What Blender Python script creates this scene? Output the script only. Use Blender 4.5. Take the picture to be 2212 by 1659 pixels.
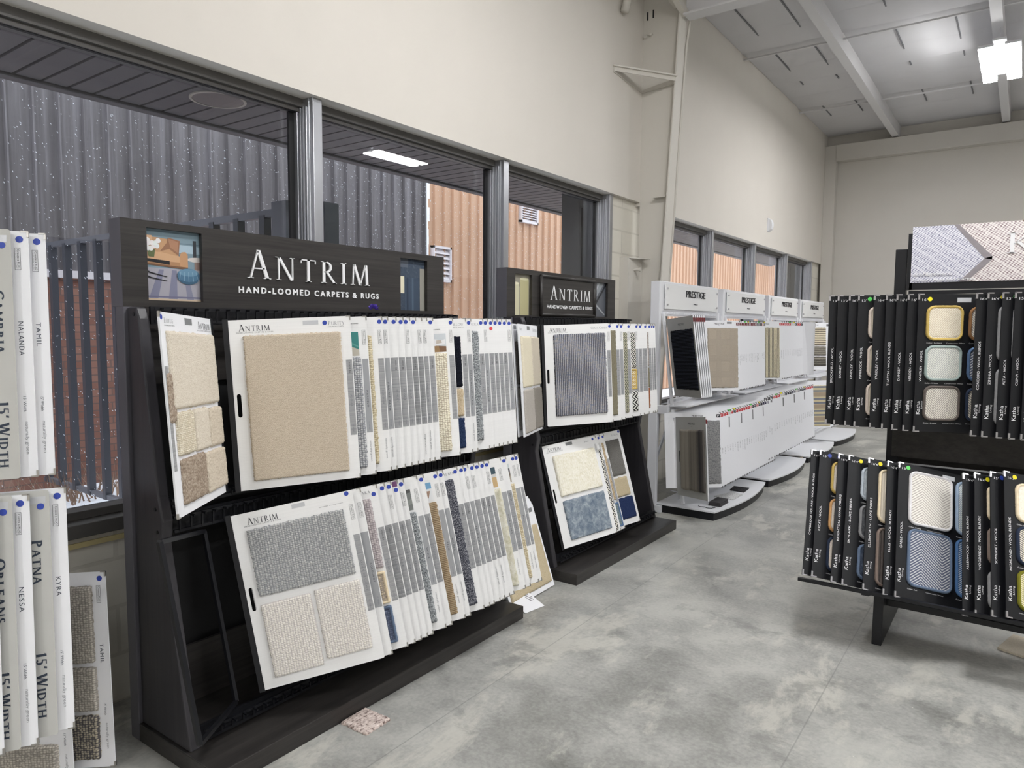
import bpy, bmesh, math, random
import numpy as np
from mathutils import Vector, Matrix
random.seed(7); rng = np.random.default_rng(5)
S = bpy.context.scene
COL = S.collection
for o in list(bpy.data.objects): bpy.data.objects.remove(o)

# ---------------------------------------------------------------- camera, world, exposure
def make_camera():
    cd = bpy.data.cameras.new('camera'); co = bpy.data.objects.new('camera', cd); COL.objects.link(co)
    yaw, pitch, roll = map(math.radians, (35.7558, 4.6318, 0.3537))
    fwd = Vector((-math.sin(yaw)*math.cos(pitch), math.cos(yaw)*math.cos(pitch), -math.sin(pitch)))
    right = Vector((math.cos(yaw), math.sin(yaw), 0)); up = right.cross(fwd)
    r2 = math.cos(roll)*right + math.sin(roll)*up; u2 = -math.sin(roll)*right + math.cos(roll)*up
    m = Matrix((r2, u2, -fwd)).transposed().to_4x4(); m.translation = (0, 0, 1.55)
    co.matrix_world = m
    cd.sensor_fit = 'HORIZONTAL'; cd.sensor_width = 36; cd.lens = 1534/2212*36
    cd.clip_start = 0.05; cd.clip_end = 200
    S.camera = co
make_camera()
S.view_settings.view_transform = 'Standard'
S.view_settings.look = 'None'
S.view_settings.exposure = 2.1
S.view_settings.gamma = 1.0
S.view_settings.use_curve_mapping = False
W = bpy.data.worlds.new('overcast_sky'); S.world = W; W.use_nodes = True
W.node_tree.nodes['Background'].inputs[0].default_value = (0.90, 0.93, 1.0, 1)
W.node_tree.nodes['Background'].inputs[1].default_value = 0.85
LAMP_POWER = 21.0            # emission of the LED panels

# ---------------------------------------------------------------- colour / materials
def lin(c):
    return tuple(((x/255.)/12.92 if x/255. <= .04045 else ((x/255.+.055)/1.055)**2.4) for x in c) + (1.,)
MATS = {}
class NB:
    def __init__(s, name, rough=.5, metal=0., spec=.5):
        s.m = bpy.data.materials.new(name); s.m.use_nodes = True
        s.t = s.m.node_tree; s.b = s.t.nodes['Principled BSDF']; s.o = s.t.nodes['Material Output']
        s.b.inputs['Roughness'].default_value = rough; s.b.inputs['Metallic'].default_value = metal
        s.b.inputs['Specular IOR Level'].default_value = spec
        s.tc = s.t.nodes.new('ShaderNodeTexCoord')
        s.co = s.tc.outputs['Object']
    def put(s, sock, v):
        if hasattr(v, 'is_output'): s.t.links.new(v, sock)
        else: sock.default_value = v
    def math(s, op, a, b=0., c=0.):
        n = s.t.nodes.new('ShaderNodeMath'); n.operation = op
        for i, v in enumerate((a, b, c)): s.put(n.inputs[i], v)
        return n.outputs[0]
    def xyz(s):
        n = s.t.nodes.new('ShaderNodeSeparateXYZ'); s.t.links.new(s.co, n.inputs[0]); return n.outputs
    def scaled(s, sx, sy, sz=1., rot=0.):
        n = s.t.nodes.new('ShaderNodeMapping'); s.t.links.new(s.co, n.inputs[0])
        n.inputs['Scale'].default_value = (sx, sy, sz); n.inputs['Rotation'].default_value = (0, 0, rot); return n.outputs[0]
    def noise(s, vec, scale, detail=3., rough=.55, dist=0.):
        n = s.t.nodes.new('ShaderNodeTexNoise'); s.put(n.inputs['Vector'], vec)
        for k, v in (('Scale', scale), ('Detail', detail), ('Roughness', rough), ('Distortion', dist)): n.inputs[k].default_value = v
        return n.outputs['Fac']
    def voro(s, vec, scale, rnd=1., feat='F1', out='Distance'):
        n = s.t.nodes.new('ShaderNodeTexVoronoi'); n.feature = feat; s.put(n.inputs['Vector'], vec)
        n.inputs['Scale'].default_value = scale; n.inputs['Randomness'].default_value = rnd; return n.outputs[out]
    def ramp(s, v, stops, interp='LINEAR'):
        n = s.t.nodes.new('ShaderNodeValToRGB'); s.put(n.inputs[0], v); r = n.color_ramp; r.interpolation = interp
        while len(r.elements) < len(stops): r.elements.new(.5)
        for e, (p, c) in zip(r.elements, stops): e.position = p; e.color = c
        return n.outputs[0]
    def mix(s, f, a, b, mode='MIX'):
        n = s.t.nodes.new('ShaderNodeMix'); n.data_type = 'RGBA'; n.blend_type = mode
        s.put(n.inputs[0], f); s.put(n.inputs[6], a); s.put(n.inputs[7], b); return n.outputs[2]
    def bump(s, h, strength=.3, dist=.002):
        n = s.t.nodes.new('ShaderNodeBump'); n.inputs['Strength'].default_value = strength; n.inputs['Distance'].default_value = dist
        s.put(n.inputs['Height'], h); s.t.links.new(n.outputs[0], s.b.inputs['Normal'])
    def color(s, c): s.put(s.b.inputs['Base Color'], c); return s
def flat(name, rgb, rough=.5, metal=0., spec=.5, var=0., vscale=6., bump=0., bscale=60.):
    if name in MATS: return MATS[name]
    n = NB(name, rough, metal, spec); c = lin(rgb)
    if var:
        f = n.noise(n.co, vscale, 4.)
        n.color(n.ramp(f, [(.25, tuple(x*(1-var) for x in c[:3])+(1,)), (.75, tuple(min(1, x*(1+var)) for x in c[:3])+(1,))]))
    else: n.color(c)
    if bump: n.bump(n.noise(n.co, bscale, 3.), bump)
    MATS[name] = n.m; return n.m
def emis(name, rgb, strength):
    n = NB(name); n.color(lin(rgb)); n.b.inputs['Emission Color'].default_value = lin(rgb); n.b.inputs['Emission Strength'].default_value = strength
    MATS[name] = n.m; return n.m
def carpet(name, cols, kind='tweed', k=1., bump=.8, rot=0.):
    """yarn patterns in the swatch's own coordinates (metres)"""
    if name in MATS: return MATS[name]
    n = NB(name, .95, 0., .1); x, y, z = n.xyz(); L = [lin(c) for c in cols]
    fuzz = n.noise(n.co, 420*k, 2.)
    if kind == 'tweed':
        v = n.noise(n.scaled(1, .6), 330*k, 3.); w = n.noise(n.scaled(.35, 2.), 90*k, 2.)
        h = n.math('ADD', n.math('MULTIPLY', v, .75), n.math('MULTIPLY', w, .25))
        c = n.ramp(h, [(.36, L[0]), (.5, L[1]), (.64, L[-1])])
    elif kind == 'knot':
        v = n.voro(n.scaled(1., 1.35), 115*k, .35); h = n.math('SUBTRACT', 1., v)
        t = n.noise(n.co, 160*k, 2.)
        c = n.mix(n.ramp(v, [(.25, (0, 0, 0, 1)), (.6, (1, 1, 1, 1))]), n.ramp(t, [(.38, L[0]), (.62, L[1])]), L[-1])  # last colour darkens the gaps between knots, as shade among the yarns
    elif kind in ('stripe_v', 'stripe_h'):
        a = x if kind == 'stripe_v' else y
        wob = n.math('MULTIPLY', n.noise(n.co, 30*k, 2.), .004)
        v = n.math('FRACT', n.math('MULTIPLY', n.math('ADD', a, wob), 45*k)); tri = n.math('ABSOLUTE', n.math('SUBTRACT', n.math('MULTIPLY', v, 2.), 1.))
        h = n.math('ADD', tri, n.math('MULTIPLY', n.math('SUBTRACT', fuzz, .5), .9))
        c = n.ramp(h, [(.25, L[0]), (.6, L[1]), (.9, L[-1])])
    elif kind == 'band_v':
        b = n.noise(n.scaled(1., .01), 16*k, 4.); g = n.math('FRACT', n.math('MULTIPLY', x, 150)); g = n.math('ABSOLUTE', n.math('SUBTRACT', g, .5))
        h = g; c = n.mix(n.math('MULTIPLY', g, .7), n.ramp(b, [(.3, L[0]), (.45, L[1]), (.55, L[2]), (.7, L[3])]), L[0])
    elif kind == 'band_h':
        b = n.math('FRACT', n.math('MULTIPLY', y, 6.5*k)); c = n.ramp(b, [(0, L[0]), (.18, L[1]), (.33, L[0]), (.45, L[2]), (.8, L[0]), (.86, L[1])], 'CONSTANT'); h = fuzz
    elif kind == 'herring':
        p = .056/k; bump *= .4; u = n.math('PINGPONG', n.math('ADD', x, 5.0), p)
        v = n.math('FRACT', n.math('MULTIPLY', n.math('ADD', n.math('ADD', y, 5.0), n.math('MULTIPLY', u, .8)), 135*k)); tri = n.math('ABSOLUTE', n.math('SUBTRACT', v, .5))
        h = n.math('ADD', tri, n.math('MULTIPLY', n.math('SUBTRACT', fuzz, .5), .25)); c = n.ramp(h, [(.1, L[0]), (.26, L[1])])
    elif kind == 'zigzag':
        u = n.math('PINGPONG', n.math('ADD', y, 5.0), .014/k)
        v = n.math('FRACT', n.math('MULTIPLY', n.math('ADD', n.math('ADD', x, 5.0), n.math('MULTIPLY', u, 1.2)), 60*k)); h = n.math('ABSOLUTE', n.math('SUBTRACT', v, .5)); c = n.ramp(h, [(.22, L[0]), (.27, L[1])])
    elif kind == 'rings':
        u = n.math('PINGPONG', x, .016); w = n.math('SUBTRACT', n.math('PINGPONG', y, .026), .013)
        r = n.math('SQRT', n.math('ADD', n.math('POWER', n.math('SUBTRACT', u, .008), 2.), n.math('POWER', w, 2.)))
        h = n.math('FRACT', n.math('MULTIPLY', r, 110)); c = n.ramp(h, [(.45, L[0]), (.55, L[1])])
    elif kind == 'houndstooth':
        a = n.math('FRACT', n.math('MULTIPLY', x, 70*k)); b = n.math('FRACT', n.math('MULTIPLY', y, 85*k))
        h = n.math('MULTIPLY', n.math('ABSOLUTE', n.math('SUBTRACT', a, .5)), n.math('ABSOLUTE', n.math('SUBTRACT', b, .5)))
        c = n.ramp(n.math('ADD', n.math('MULTIPLY', h, 5.), n.math('MULTIPLY', n.math('SUBTRACT', fuzz, .5), .5)), [(.2, L[0]), (.42, L[1])])
    elif kind == 'plaid':
        a = n.math('FRACT', n.math('MULTIPLY', x, 8*k)); b = n.math('FRACT', n.math('MULTIPLY', y, 7*k))
        m = n.math('MAXIMUM', n.math('GREATER_THAN', a, .62), n.math('GREATER_THAN', b, .62))
        t = n.math('MAXIMUM', n.math('LESS_THAN', n.math('FRACT', n.math('MULTIPLY', x, 190)), .3), n.math('LESS_THAN', n.math('FRACT', n.math('MULTIPLY', y, 190)), .3))
        h = n.math('MULTIPLY', m, t); c = n.mix(n.math('MULTIPLY', h, .38), n.ramp(fuzz, [(.35, L[0]), (.65, L[1])]), L[2])
    elif kind == 'rows':
        r = n.math('PINGPONG', x, .0045/k); q = n.noise(n.scaled(1., 1.4), 190*k, 2.); hue = n.noise(n.co, 60, 3.)
        h = n.math('MULTIPLY', n.math('DIVIDE', r, .0045/k), n.math('ADD', q, .4)); base = n.ramp(hue, [(.36, L[0]), (.46, L[1]), (.56, L[2]), (.66, L[3])])
        c = n.mix(n.ramp(h, [(.14, (0, 0, 0, 1)), (.5, (1, 1, 1, 1))]), L[4], base)  # dark colour painted into the valleys between rows as shade
    elif kind == 'weave':
        m1 = n.scaled(1, 1, 1, .62*rot); sp = n.t.nodes.new('ShaderNodeSeparateXYZ'); n.t.links.new(m1, sp.inputs[0]); wob = n.math('MULTIPLY', n.noise(n.co, 40*k, 2.), .004)
        a = n.math('ABSOLUTE', n.math('SUBTRACT', n.math('FRACT', n.math('MULTIPLY', n.math('ADD', sp.outputs[0], wob), 88*k)), .5)); b = n.math('ABSOLUTE', n.math('SUBTRACT', n.math('FRACT', n.math('MULTIPLY', sp.outputs[1], 120*k)), .5))
        h = n.math('ADD', n.math('MULTIPLY', a, .8), n.math('ADD', n.math('MULTIPLY', b, .8), n.math('MULTIPLY', n.noise(n.scaled(1, 1), 70*k, 3.), .7))); c = n.ramp(h, [(.42, L[0]), (.66, L[1]), (.9, L[2])]); g1 = n.math('LESS_THAN', n.math('FRACT', n.math('MULTIPLY', n.math('ADD', sp.outputs[1], wob), 26*k)), .16); c = n.mix(n.math('MULTIPLY', g1, .6), c, L[2])
    elif kind == 'velvet':
        v = n.noise(n.co, 42*k, 5., .65, .6); h = fuzz; c = n.ramp(v, [(.32, L[0]), (.5, L[1]), (.68, L[-1])])
    else:
        h = fuzz; c = n.ramp(n.noise(n.co, 260*k, 3.), [(.35, L[0]), (.65, L[-1])])
    n.color(c); n.bump(h, bump, .004); MATS[name] = n.m; return n.m

# ---------------------------------------------------------------- mesh builder
class MB:
    def __init__(s): s.v = []; s.f = []; s.mi = []
    def add(s, vs, fs, mi=0, M=None):
        k = len(s.v); s.v += [tuple(M @ Vector(p)) for p in vs] if M is not None else [tuple(p) for p in vs]
        s.f += [tuple(i+k for i in f) for f in fs]; s.mi += [mi]*len(fs); return s
    def box(s, x0, y0, z0, x1, y1, z1, mi=0, M=None):
        v = [(x0,y0,z0),(x1,y0,z0),(x1,y1,z0),(x0,y1,z0),(x0,y0,z1),(x1,y0,z1),(x1,y1,z1),(x0,y1,z1)]
        return s.add(v, [(0,3,2,1),(4,5,6,7),(0,1,5,4),(1,2,6,5),(2,3,7,6),(3,0,4,7)], mi, M)
    def prism(s, pts, d, mi=0):
        """pts: 3D polygon, d: extrusion vector"""
        n = len(pts); d = Vector(d); P = [Vector(p) for p in pts]; v = P+[p+d for p in P]
        return s.add(v, [tuple(range(n))[::-1], tuple(range(n, 2*n))]+[(i, (i+1) % n, n+(i+1) % n, n+i) for i in range(n)], mi)
    def bar(s, a, b, w, h=None, mi=0, upv=(0, 0, 1)):
        """rectangular bar from a to b, w across, h along up"""
        a = Vector(a); b = Vector(b); h = h or w; d = (b-a); L = d.length; d.normalize(); u = Vector(upv)
        if abs(d.dot(u)) > .98: u = Vector((1, 0, 0))
        r = d.cross(u).normalized(); u = r.cross(d)
        M = Matrix((d, r, u)).transposed().to_4x4(); M.translation = a
        return s.box(0, -w/2, -h/2, L, w/2, h/2, mi, M)
    def tube(s, pts, r, n=10, mi=0, cap=True):
        P = [Vector(p) for p in pts]; k0 = len(s.v); ref = Vector((0, 0, 1))
        for i, p in enumerate(P):
            d = (P[min(i+1, len(P)-1)]-P[max(i-1, 0)]).normalized(); u = ref if abs(d.dot(ref)) < .95 else Vector((1, 0, 0))
            a = d.cross(u).normalized(); b = d.cross(a)
            for j in range(n): q = 2*math.pi*j/n; s.v.append(tuple(p+r*(math.cos(q)*a+math.sin(q)*b)))
        for i in range(len(P)-1):
            for j in range(n): s.f.append((k0+i*n+j, k0+i*n+(j+1) % n, k0+(i+1)*n+(j+1) % n, k0+(i+1)*n+j)); s.mi.append(mi)
        if cap:
            s.f += [tuple(k0+j for j in range(n)), tuple(k0+(len(P)-1)*n+j for j in range(n))[::-1]]; s.mi += [mi, mi]
        return s
    def disc(s, cx, cy, z, r, n=20, t=.0006, mi=0, ry=None):
        ry = ry or r
        return s.prism([(cx+r*math.cos(2*math.pi*i/n), cy+ry*math.sin(2*math.pi*i/n), z) for i in range(n)], (0, 0, t), mi)
    def mesh(s, name, mats, smooth=False):
        me = bpy.data.meshes.new(name); me.from_pydata(s.v, [], s.f)
        for m in (mats if isinstance(mats, (list, tuple)) else [mats]): me.materials.append(m)
        if any(s.mi): me.polygons.foreach_set('material_index', s.mi)
        bm = bmesh.new(); bm.from_mesh(me); bmesh.ops.recalc_face_normals(bm, faces=bm.faces); bm.to_mesh(me); bm.free()
        if smooth: me.polygons.foreach_set('use_smooth', [True]*len(me.polygons))
        me.update(); return me
    def obj(s, name, mats, parent=None, bevel=0., smooth=False):
        return link(name, s.mesh(name, mats, smooth), parent, bevel)
def link(name, me, parent=None, bevel=0.):
    o = bpy.data.objects.new(name, me); COL.objects.link(o)
    if parent is not None: o.parent = parent
    if bevel:
        b = o.modifiers.new('bevel', 'BEVEL'); b.width = bevel; b.segments = 2; b.limit_method = 'ANGLE'; b.angle_limit = .6
    return o
def thing(name, label, cat, M=None, group=None, kind=None):
    o = bpy.data.objects.new(name, None); COL.objects.link(o); o.empty_display_size = .05
    if M is not None: o.matrix_world = M if isinstance(M, Matrix) else Matrix.Translation(M)
    return tag(o, label, cat, group, kind)
def tag(o, label=None, cat=None, group=None, kind=None):
    for k, v in (('label', label), ('category', cat), ('group', group), ('kind', kind)):
        if v: o[k] = v
    return o
def struct(o): o['kind'] = 'structure'; return o
def frame(ex, ey, org):
    ex = Vector(ex).normalized(); ey = Vector(ey); ey = (ey-ex*ey.dot(ex)).normalized(); ez = ex.cross(ey)
    M = Matrix((ex, ey, ez)).transposed().to_4x4(); M.translation = org; return M

# ---------------------------------------------------------------- lettering
TX = {}
def sans(s, bold=0., sp=1.):
    key = (s, bold, sp)
    if key not in TX:
        cu = bpy.data.curves.new('t', 'FONT'); cu.body = s; cu.size = 1.; cu.space_character = sp; cu.offset = bold*.55; cu.resolution_u = 3; cu.fill_mode = 'FRONT'
        ob = bpy.data.objects.new('t', cu); COL.objects.link(ob)
        dg = bpy.context.evaluated_depsgraph_get(); me = bpy.data.meshes.new_from_object(ob.evaluated_get(dg))
        v = np.array([x.co[:] for x in me.vertices]) if me.vertices else np.zeros((1, 3)); f = [tuple(p.vertices) for p in me.polygons]
        bpy.data.objects.remove(ob); bpy.data.curves.remove(cu); bpy.data.meshes.remove(me)
        mn = v.min(0); mx = v.max(0); v = (v-mn); v[:, 2] = 0; v[:, 0] /= max(1e-6, mx[0]-mn[0]); v[:, 1] /= max(1e-6, mx[1]-mn[1])
        TX[key] = (v, f)
    return TX[key]
def stem(x0, y0, x1, y1, t): return [(x0-t/2, y0), (x0+t/2, y0), (x1+t/2, y1), (x1-t/2, y1)]
def rect(x0, y0, x1, y1): return [(x0, y0), (x1, y0), (x1, y1), (x0, y1)]
def arc(cx, cy, rx, ry, a0, a1, t, tn, n=14):
    out = []
    for i in range(n):
        q = []
        for a in (a0+(a1-a0)*i/n, a0+(a1-a0)*(i+1)/n):
            a = math.radians(a); w = tn+(t-tn)*abs(math.cos(a))
            q.append(((cx+rx*math.cos(a), cy+ry*math.sin(a)), (cx+(rx-w)*math.cos(a), cy+(ry-min(w, tn*1.3+(t-tn)*.15))*math.sin(a))))
        out.append([q[0][1], q[0][0], q[1][0], q[1][1]])
    return out
def glyph(c, T=.125, N=.05):
    sf = .028; e = .075
    def ser(x, y, w=e+T/2): return rect(x-w, y-(sf if y > .5 else 0), x+w, y+(0 if y > .5 else sf))
    V = lambda x: [stem(x, 0, x, 1, T), ser(x, 0), ser(x, 1)]
    A = arc
    g = {'A': (.78, [stem(.1, 0, .35, .97, N), stem(.66, 0, .37, 1, T), rect(.2, .33, .56, .33+N*.9), ser(.1, 0, .1), ser(.66, 0, .12)]),
     'N': (.86, [stem(.13, 0, .13, 1, N), stem(.72, 0, .72, 1, N), stem(.683, 0, .15, 1, T), ser(.13, 0, .1), ser(.72, 1, .1), rect(.0, 1-sf, .2, 1)]),
     'T': (.74, [stem(.37, 0, .37, 1, T), ser(.37, 0), rect(.03, 1-N, .71, 1), rect(.03, .82, .06, 1), rect(.68, .82, .71, 1)]),
     'R': (.74, V(.15)+A(.24, .74, .3, .26, -90, 90, T, N)+[rect(.15, 1-N, .25, 1), rect(.15, .48, .27, .48+N), stem(.66, 0, .3, .5, T), ser(.68, 0, .08)]),
     'I': (.34, V(.17)), 'M': (1., [stem(.1, 0, .155, .99, N), stem(.86, 0, .8, 1, T), stem(.49, 0, .18, 1, T), stem(.5, .03, .77, .98, N), ser(.1, 0, .1), ser(.87, 0, .12)]),
     'P': (.64, V(.15)+A(.24, .72, .3, .28, -90, 90, T, N)+[rect(.15, 1-N, .25, 1), rect(.15, .44, .25, .44+N)]),
     'U': (.8, [stem(.15, .3, .15, 1, T), stem(.66, .3, .66, 1, N), ser(.15, 1), ser(.66, 1, .1)]+A(.395, .32, .3, .33, 180, 360, T, N)),
     'Y': (.74, [stem(.37, 0, .37, .5, T), stem(.37, .44, .1, 1, T), stem(.38, .46, .64, 1, N), ser(.37, 0), ser(.1, 1, .11), ser(.64, 1, .09)]),
     'L': (.62, V(.15)+[rect(.15, 0, .56, N), rect(.53, 0, .56, .2)]), 'O': (.9, A(.45, .5, .42, .51, 0, 360, T, N, 26)),
     'S': (.56, A(.28, .74, .22, .27, 40, 250, T*.9, N)+A(.28, .26, .23, .27, -140, 80, T*.9, N)+[stem(.38, .42, .16, .58, T)]),
     'C': (.76, A(.45, .5, .41, .51, 45, 315, T, N, 22)), 'K': (.76, V(.15)+[stem(.2, .45, .62, 1, N), stem(.66, 0, .3, .55, T), ser(.62, 1, .1), ser(.66, 0, .12)]),
     'E': (.62, V(.15)+[rect(.15, 0, .56, N), rect(.15, 1-N, .54, 1), rect(.15, .48, .45, .48+N), rect(.53, 0, .56, .2), rect(.51, .82, .54, 1)]),
     'B': (.68, V(.15)+A(.26, .75, .27, .25, -90, 90, T, N)+A(.26, .26, .34, .26, -90, 90, T, N)+[rect(.15, 1-N, .27, 1), rect(.15, .48, .3, .48+N), rect(.15, 0, .28, N)]),
     'D': (.84, V(.15)+A(.3, .5, .46, .5, -90, 90, T, N, 18)+[rect(.15, 1-N, .32, 1), rect(.15, 0, .32, N)]),
     'W': (1.1, [stem(.3, 0, .1, 1, T), stem(.32, 0, .52, 1, N), stem(.74, 0, .54, 1, T), stem(.76, 0, .98, 1, N), ser(.1, 1, .12), ser(.52, 1, .1), ser(.98, 1, .1)]),
     'H': (.86, V(.15)+V(.7)+[rect(.15, .47, .7, .47+N)]),
     '1': (.4, [stem(.22, 0, .22, 1, T), ser(.22, 0), stem(.1, .82, .22, 1, N)]),
     '5': (.58, A(.26, .32, .27, .33, -140, 110, T, N)+[stem(.14, .55, .17, 1, N), rect(.14, .9, .48, 1)]), "'": (.24, [stem(.1, .72, .15, 1, T*.8)]), ' ': (.3, []), 'X': (.78, [stem(.12, 1, .64, 0, T), stem(.62, 1, .14, 0, N), ser(.12, 1), ser(.64, 0), ser(.62, 1, .09), ser(.14, 0, .09)])}
    return g[c]
def serif(s, small=.8, T=.125, N=.05, track=.06):
    """caps with a taller first letter of each word; unit box"""
    key = ('S', s, small, T, N, track)
    if key not in TX:
        v = []; f = []; x = 0.; first = True
        for c in s:
            w, polys = glyph(c, T, N); k = 1. if (first or c in "15'") else small
            for p in polys:
                b = len(v); v += [(x+a*k, y*k, 0) for a, y in p]; f.append(tuple(range(b, b+len(p))))
            x += w*k+track; first = (c == ' ')
        v = np.array(v); v[:, 0] = (v[:, 0]-v[:, 0].min())/(v[:, 0].max()-v[:, 0].min()); TX[key] = (v, f)
    return TX[key]
def put_text(mb, tv, x, y, w, h, z=.0006, rot=0, depth=0., mi=0):
    """box lower-left x,y; rot 0 reads right, -1 reads downwards, 1 reads upwards (x,y then = start corner)"""
    if hasattr(mb, 'begin'): mb = mb.begin()
    v, f = tv; u = v[:, 0]*w; q = v[:, 1]*h
    P = np.stack([x+u, y+q, np.full(len(u), z)], 1) if rot == 0 else (np.stack([x+q, y-u, np.full(len(u), z)], 1) if rot == -1 else np.stack([x-q, y+u, np.full(len(u), z)], 1))
    if not depth: mb.add(P.tolist(), f, mi); return
    for g in f: mb.prism([P[i].tolist() for i in g], (0, 0, depth), mi)

class LT:
    """one lettering part per printed line"""
    def __init__(s): s.c = []; s.v = 0
    def begin(s): s.c.append(MB()); s.v = 1; return s.c[-1]
    def obj(s, name, mats, parent):
        for m in s.c: m.obj(name, mats, parent)

# ---------------------------------------------------------------- shared materials
def concrete():
    n = NB('polished_concrete', .38, 0., .35)
    a = n.noise(n.scaled(1., .8), .9, 6., .6, .5); b = n.noise(n.co, 3.6, 8., .62, .3); c = n.noise(n.co, 60, 4.)
    d = n.noise(n.scaled(1.3, .6), 1.9, 7., .7, .25)
    s = n.math('ADD', n.math('MULTIPLY', a, .45), n.math('ADD', n.math('MULTIPLY', b, .38), n.math('MULTIPLY', c, .17)))
    base = n.ramp(s, [(.36, lin((116, 116, 112))), (.46, lin((150, 150, 146))), (.55, lin((176, 176, 171))), (.68, lin((194, 193, 187)))])
    e = n.noise(n.scaled(.9, 1.2), 2.6, 9., .72, .3); base = n.mix(n.ramp(d, [(.53, (0, 0, 0, 1)), (.6, (.6, .6, .6, 1))]), base, lin((202, 200, 191)))
    base = n.mix(n.ramp(e, [(.56, (0, 0, 0, 1)), (.64, (.55, .55, .55, 1))]), base, lin((120, 120, 117)))
    v = n.voro(n.co, 4.6, 1.); base = n.mix(n.ramp(v, [(.016, (1, 1, 1, 1)), (.024, (0, 0, 0, 1))]), base, lin((222, 220, 212)))
    x, y, z = n.xyz()
    for q, ax in ((-1.80, x), (-.62, x), (1.2, x)):
        ln = n.math('LESS_THAN', n.math('ABSOLUTE', n.math('SUBTRACT', ax, q)), .0028); base = n.mix(n.math('MULTIPLY', ln, .4), base, lin((112, 112, 110)))
    n.color(base); n.put(n.b.inputs['Roughness'], n.ramp(b, [(.3, (.3, .3, .3, 1)), (.7, (.46, .46, .46, 1))]))
    n.bump(c, .04, .002); return n.m
def bricky(name, c1, c2, mortar, w, h, m=.01, rough=.85, bump=.4, off=.5):
    n = NB(name, rough, 0., .2); x, y, z = n.xyz(); cb = n.t.nodes.new('ShaderNodeCombineXYZ'); n.put(cb.inputs[0], n.math('ADD', y, x)); n.put(cb.inputs[1], z)
    t = n.t.nodes.new('ShaderNodeTexBrick'); n.put(t.inputs['Vector'], cb.outputs[0]); t.offset = off
    for k, v in (('Color1', lin(c1)), ('Color2', lin(c2)), ('Mortar', lin(mortar)), ('Scale', 1.), ('Mortar Size', m), ('Brick Width', w), ('Row Height', h), ('Bias', 0.)): t.inputs[k].default_value = v
    n.color(n.mix(n.math('MULTIPLY', n.noise(n.co, 9, 5.), .25), t.outputs[0], lin(mortar))); n.bump(n.math('SUBTRACT', 1., t.outputs['Fac']), bump, .006); return n.m
def wood(name, c1, c2, axis='y'):
    n = NB(name, .42, 0., .4); sc = {'y': (14., .7, 26.), 'x': (.7, 14., 26.), 'z': (14., 14., .6)}[axis]
    mp = n.scaled(*sc); f = n.noise(mp, 1.6, 6., .65, .3); g = n.noise(mp, 6., 3.)
    n.color(n.ramp(n.math('ADD', n.math('MULTIPLY', f, .7), n.math('MULTIPLY', g, .3)), [(.34, lin(c1)), (.68, lin(c2))])); n.bump(g, .06, .001); return n.m
def glass_mat():
    n = NB('window_glass'); t = n.t; tr = t.nodes.new('ShaderNodeBsdfTransparent'); gl = t.nodes.new('ShaderNodeBsdfGlossy'); gl.inputs['Roughness'].default_value = .004
    fr = t.nodes.new('ShaderNodeLayerWeight'); fr.inputs[0].default_value = .5; mx = t.nodes.new('ShaderNodeMixShader'); tr.inputs[0].default_value = (.88, .9, .9, 1)
    t.links.new(n.math('ADD', n.math('MULTIPLY', n.math('POWER', fr.outputs['Facing'], 5.), .9), .045), mx.inputs[0]); t.links.new(tr.outputs[0], mx.inputs[1]); t.links.new(gl.outputs[0], mx.inputs[2]); t.links.new(mx.outputs[0], n.o.inputs[0]); return n.m
def linen(name, rgb):
    n = NB(name, .55, 0., .3); y = n.noise(n.scaled(1.2, 240.), 1.3, 3., .6); x = n.noise(n.scaled(240., 1.2), 1.3, 2., .6); c = lin(rgb)
    n.color(n.ramp(n.math('ADD', n.math('MULTIPLY', y, .75), n.math('MULTIPLY', x, .25)), [(.3, tuple(q*.93 for q in c[:3])+(1,)), (.7, c)])); return n.m
def lined(name, dark=0):
    n = NB(name, .6, 0., .25); y = n.noise(n.scaled(.01, 60.), 2., 4., .8); d = dark
    n.color(n.ramp(y, [(.34, lin((138-d, 140-d, 143-d))), (.5, lin((157-d, 158-d, 160-d))), (.64, lin((170, 171, 173))), (.74, lin((206, 207, 207)))])); return n.m
PAINT = flat('wall_paint', (216, 211, 203), .75, 0, .2, .015, 3.)
PAINT_DIM = flat('wall_paint_dimmed', (200, 196, 189), .8, 0, .15, .015, 3.)  # same wall paint, darkened in colour for the dimmer back of the room
STEEL_P = flat('painted_steel', (208, 204, 196), .6, 0, .3)
CEIL = flat('insulation_sheet', (208, 207, 209), .7, 0, .2, .04, 1.2, .25, 1.6)
PURL = flat('purlin_paint', (214, 213, 214), .55, 0, .3)
SEAM = flat('ceiling_seam', (120, 120, 124), .7)
FLOOR = concrete()
CMU = bricky('painted_block', (218, 214, 203), (222, 218, 207), (204, 200, 189), .4, .2, .008, .75, .35)
BRICK = bricky('red_brick', (158, 118, 104), (134, 94, 82), (118, 98, 92), .215, .07, .006)
ALU = NB('aluminium', .34, .85, .5); ALU.color(ALU.ramp(ALU.noise(ALU.scaled(1, 1, .2), 9, 3.), [(.3, lin((176, 178, 183))), (.7, lin((200, 202, 207)))])); ALU = ALU.m
GASKET = flat('black_gasket', (22, 22, 25), .6)
GLASS = glass_mat()
DKFRAME = flat('frame_grey', (104, 102, 100), .45, .3)
SOFFIT = flat('soffit_metal', (98, 93, 95), .55, .1, .3, .06, 5.)
DKSIDE = NB('dark_siding', .5, .1, .3); DKSIDE.color(DKSIDE.ramp(DKSIDE.noise(DKSIDE.scaled(1, 1, .04), 14, 4., .7), [(.3, lin((92, 88, 91))), (.5, lin((112, 108, 111))), (.72, lin((134, 131, 136)))])); DKSIDE = DKSIDE.m
TAN = flat('tan_siding', (196, 160, 134), .6, 0, .3, .05, 1.5)
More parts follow.
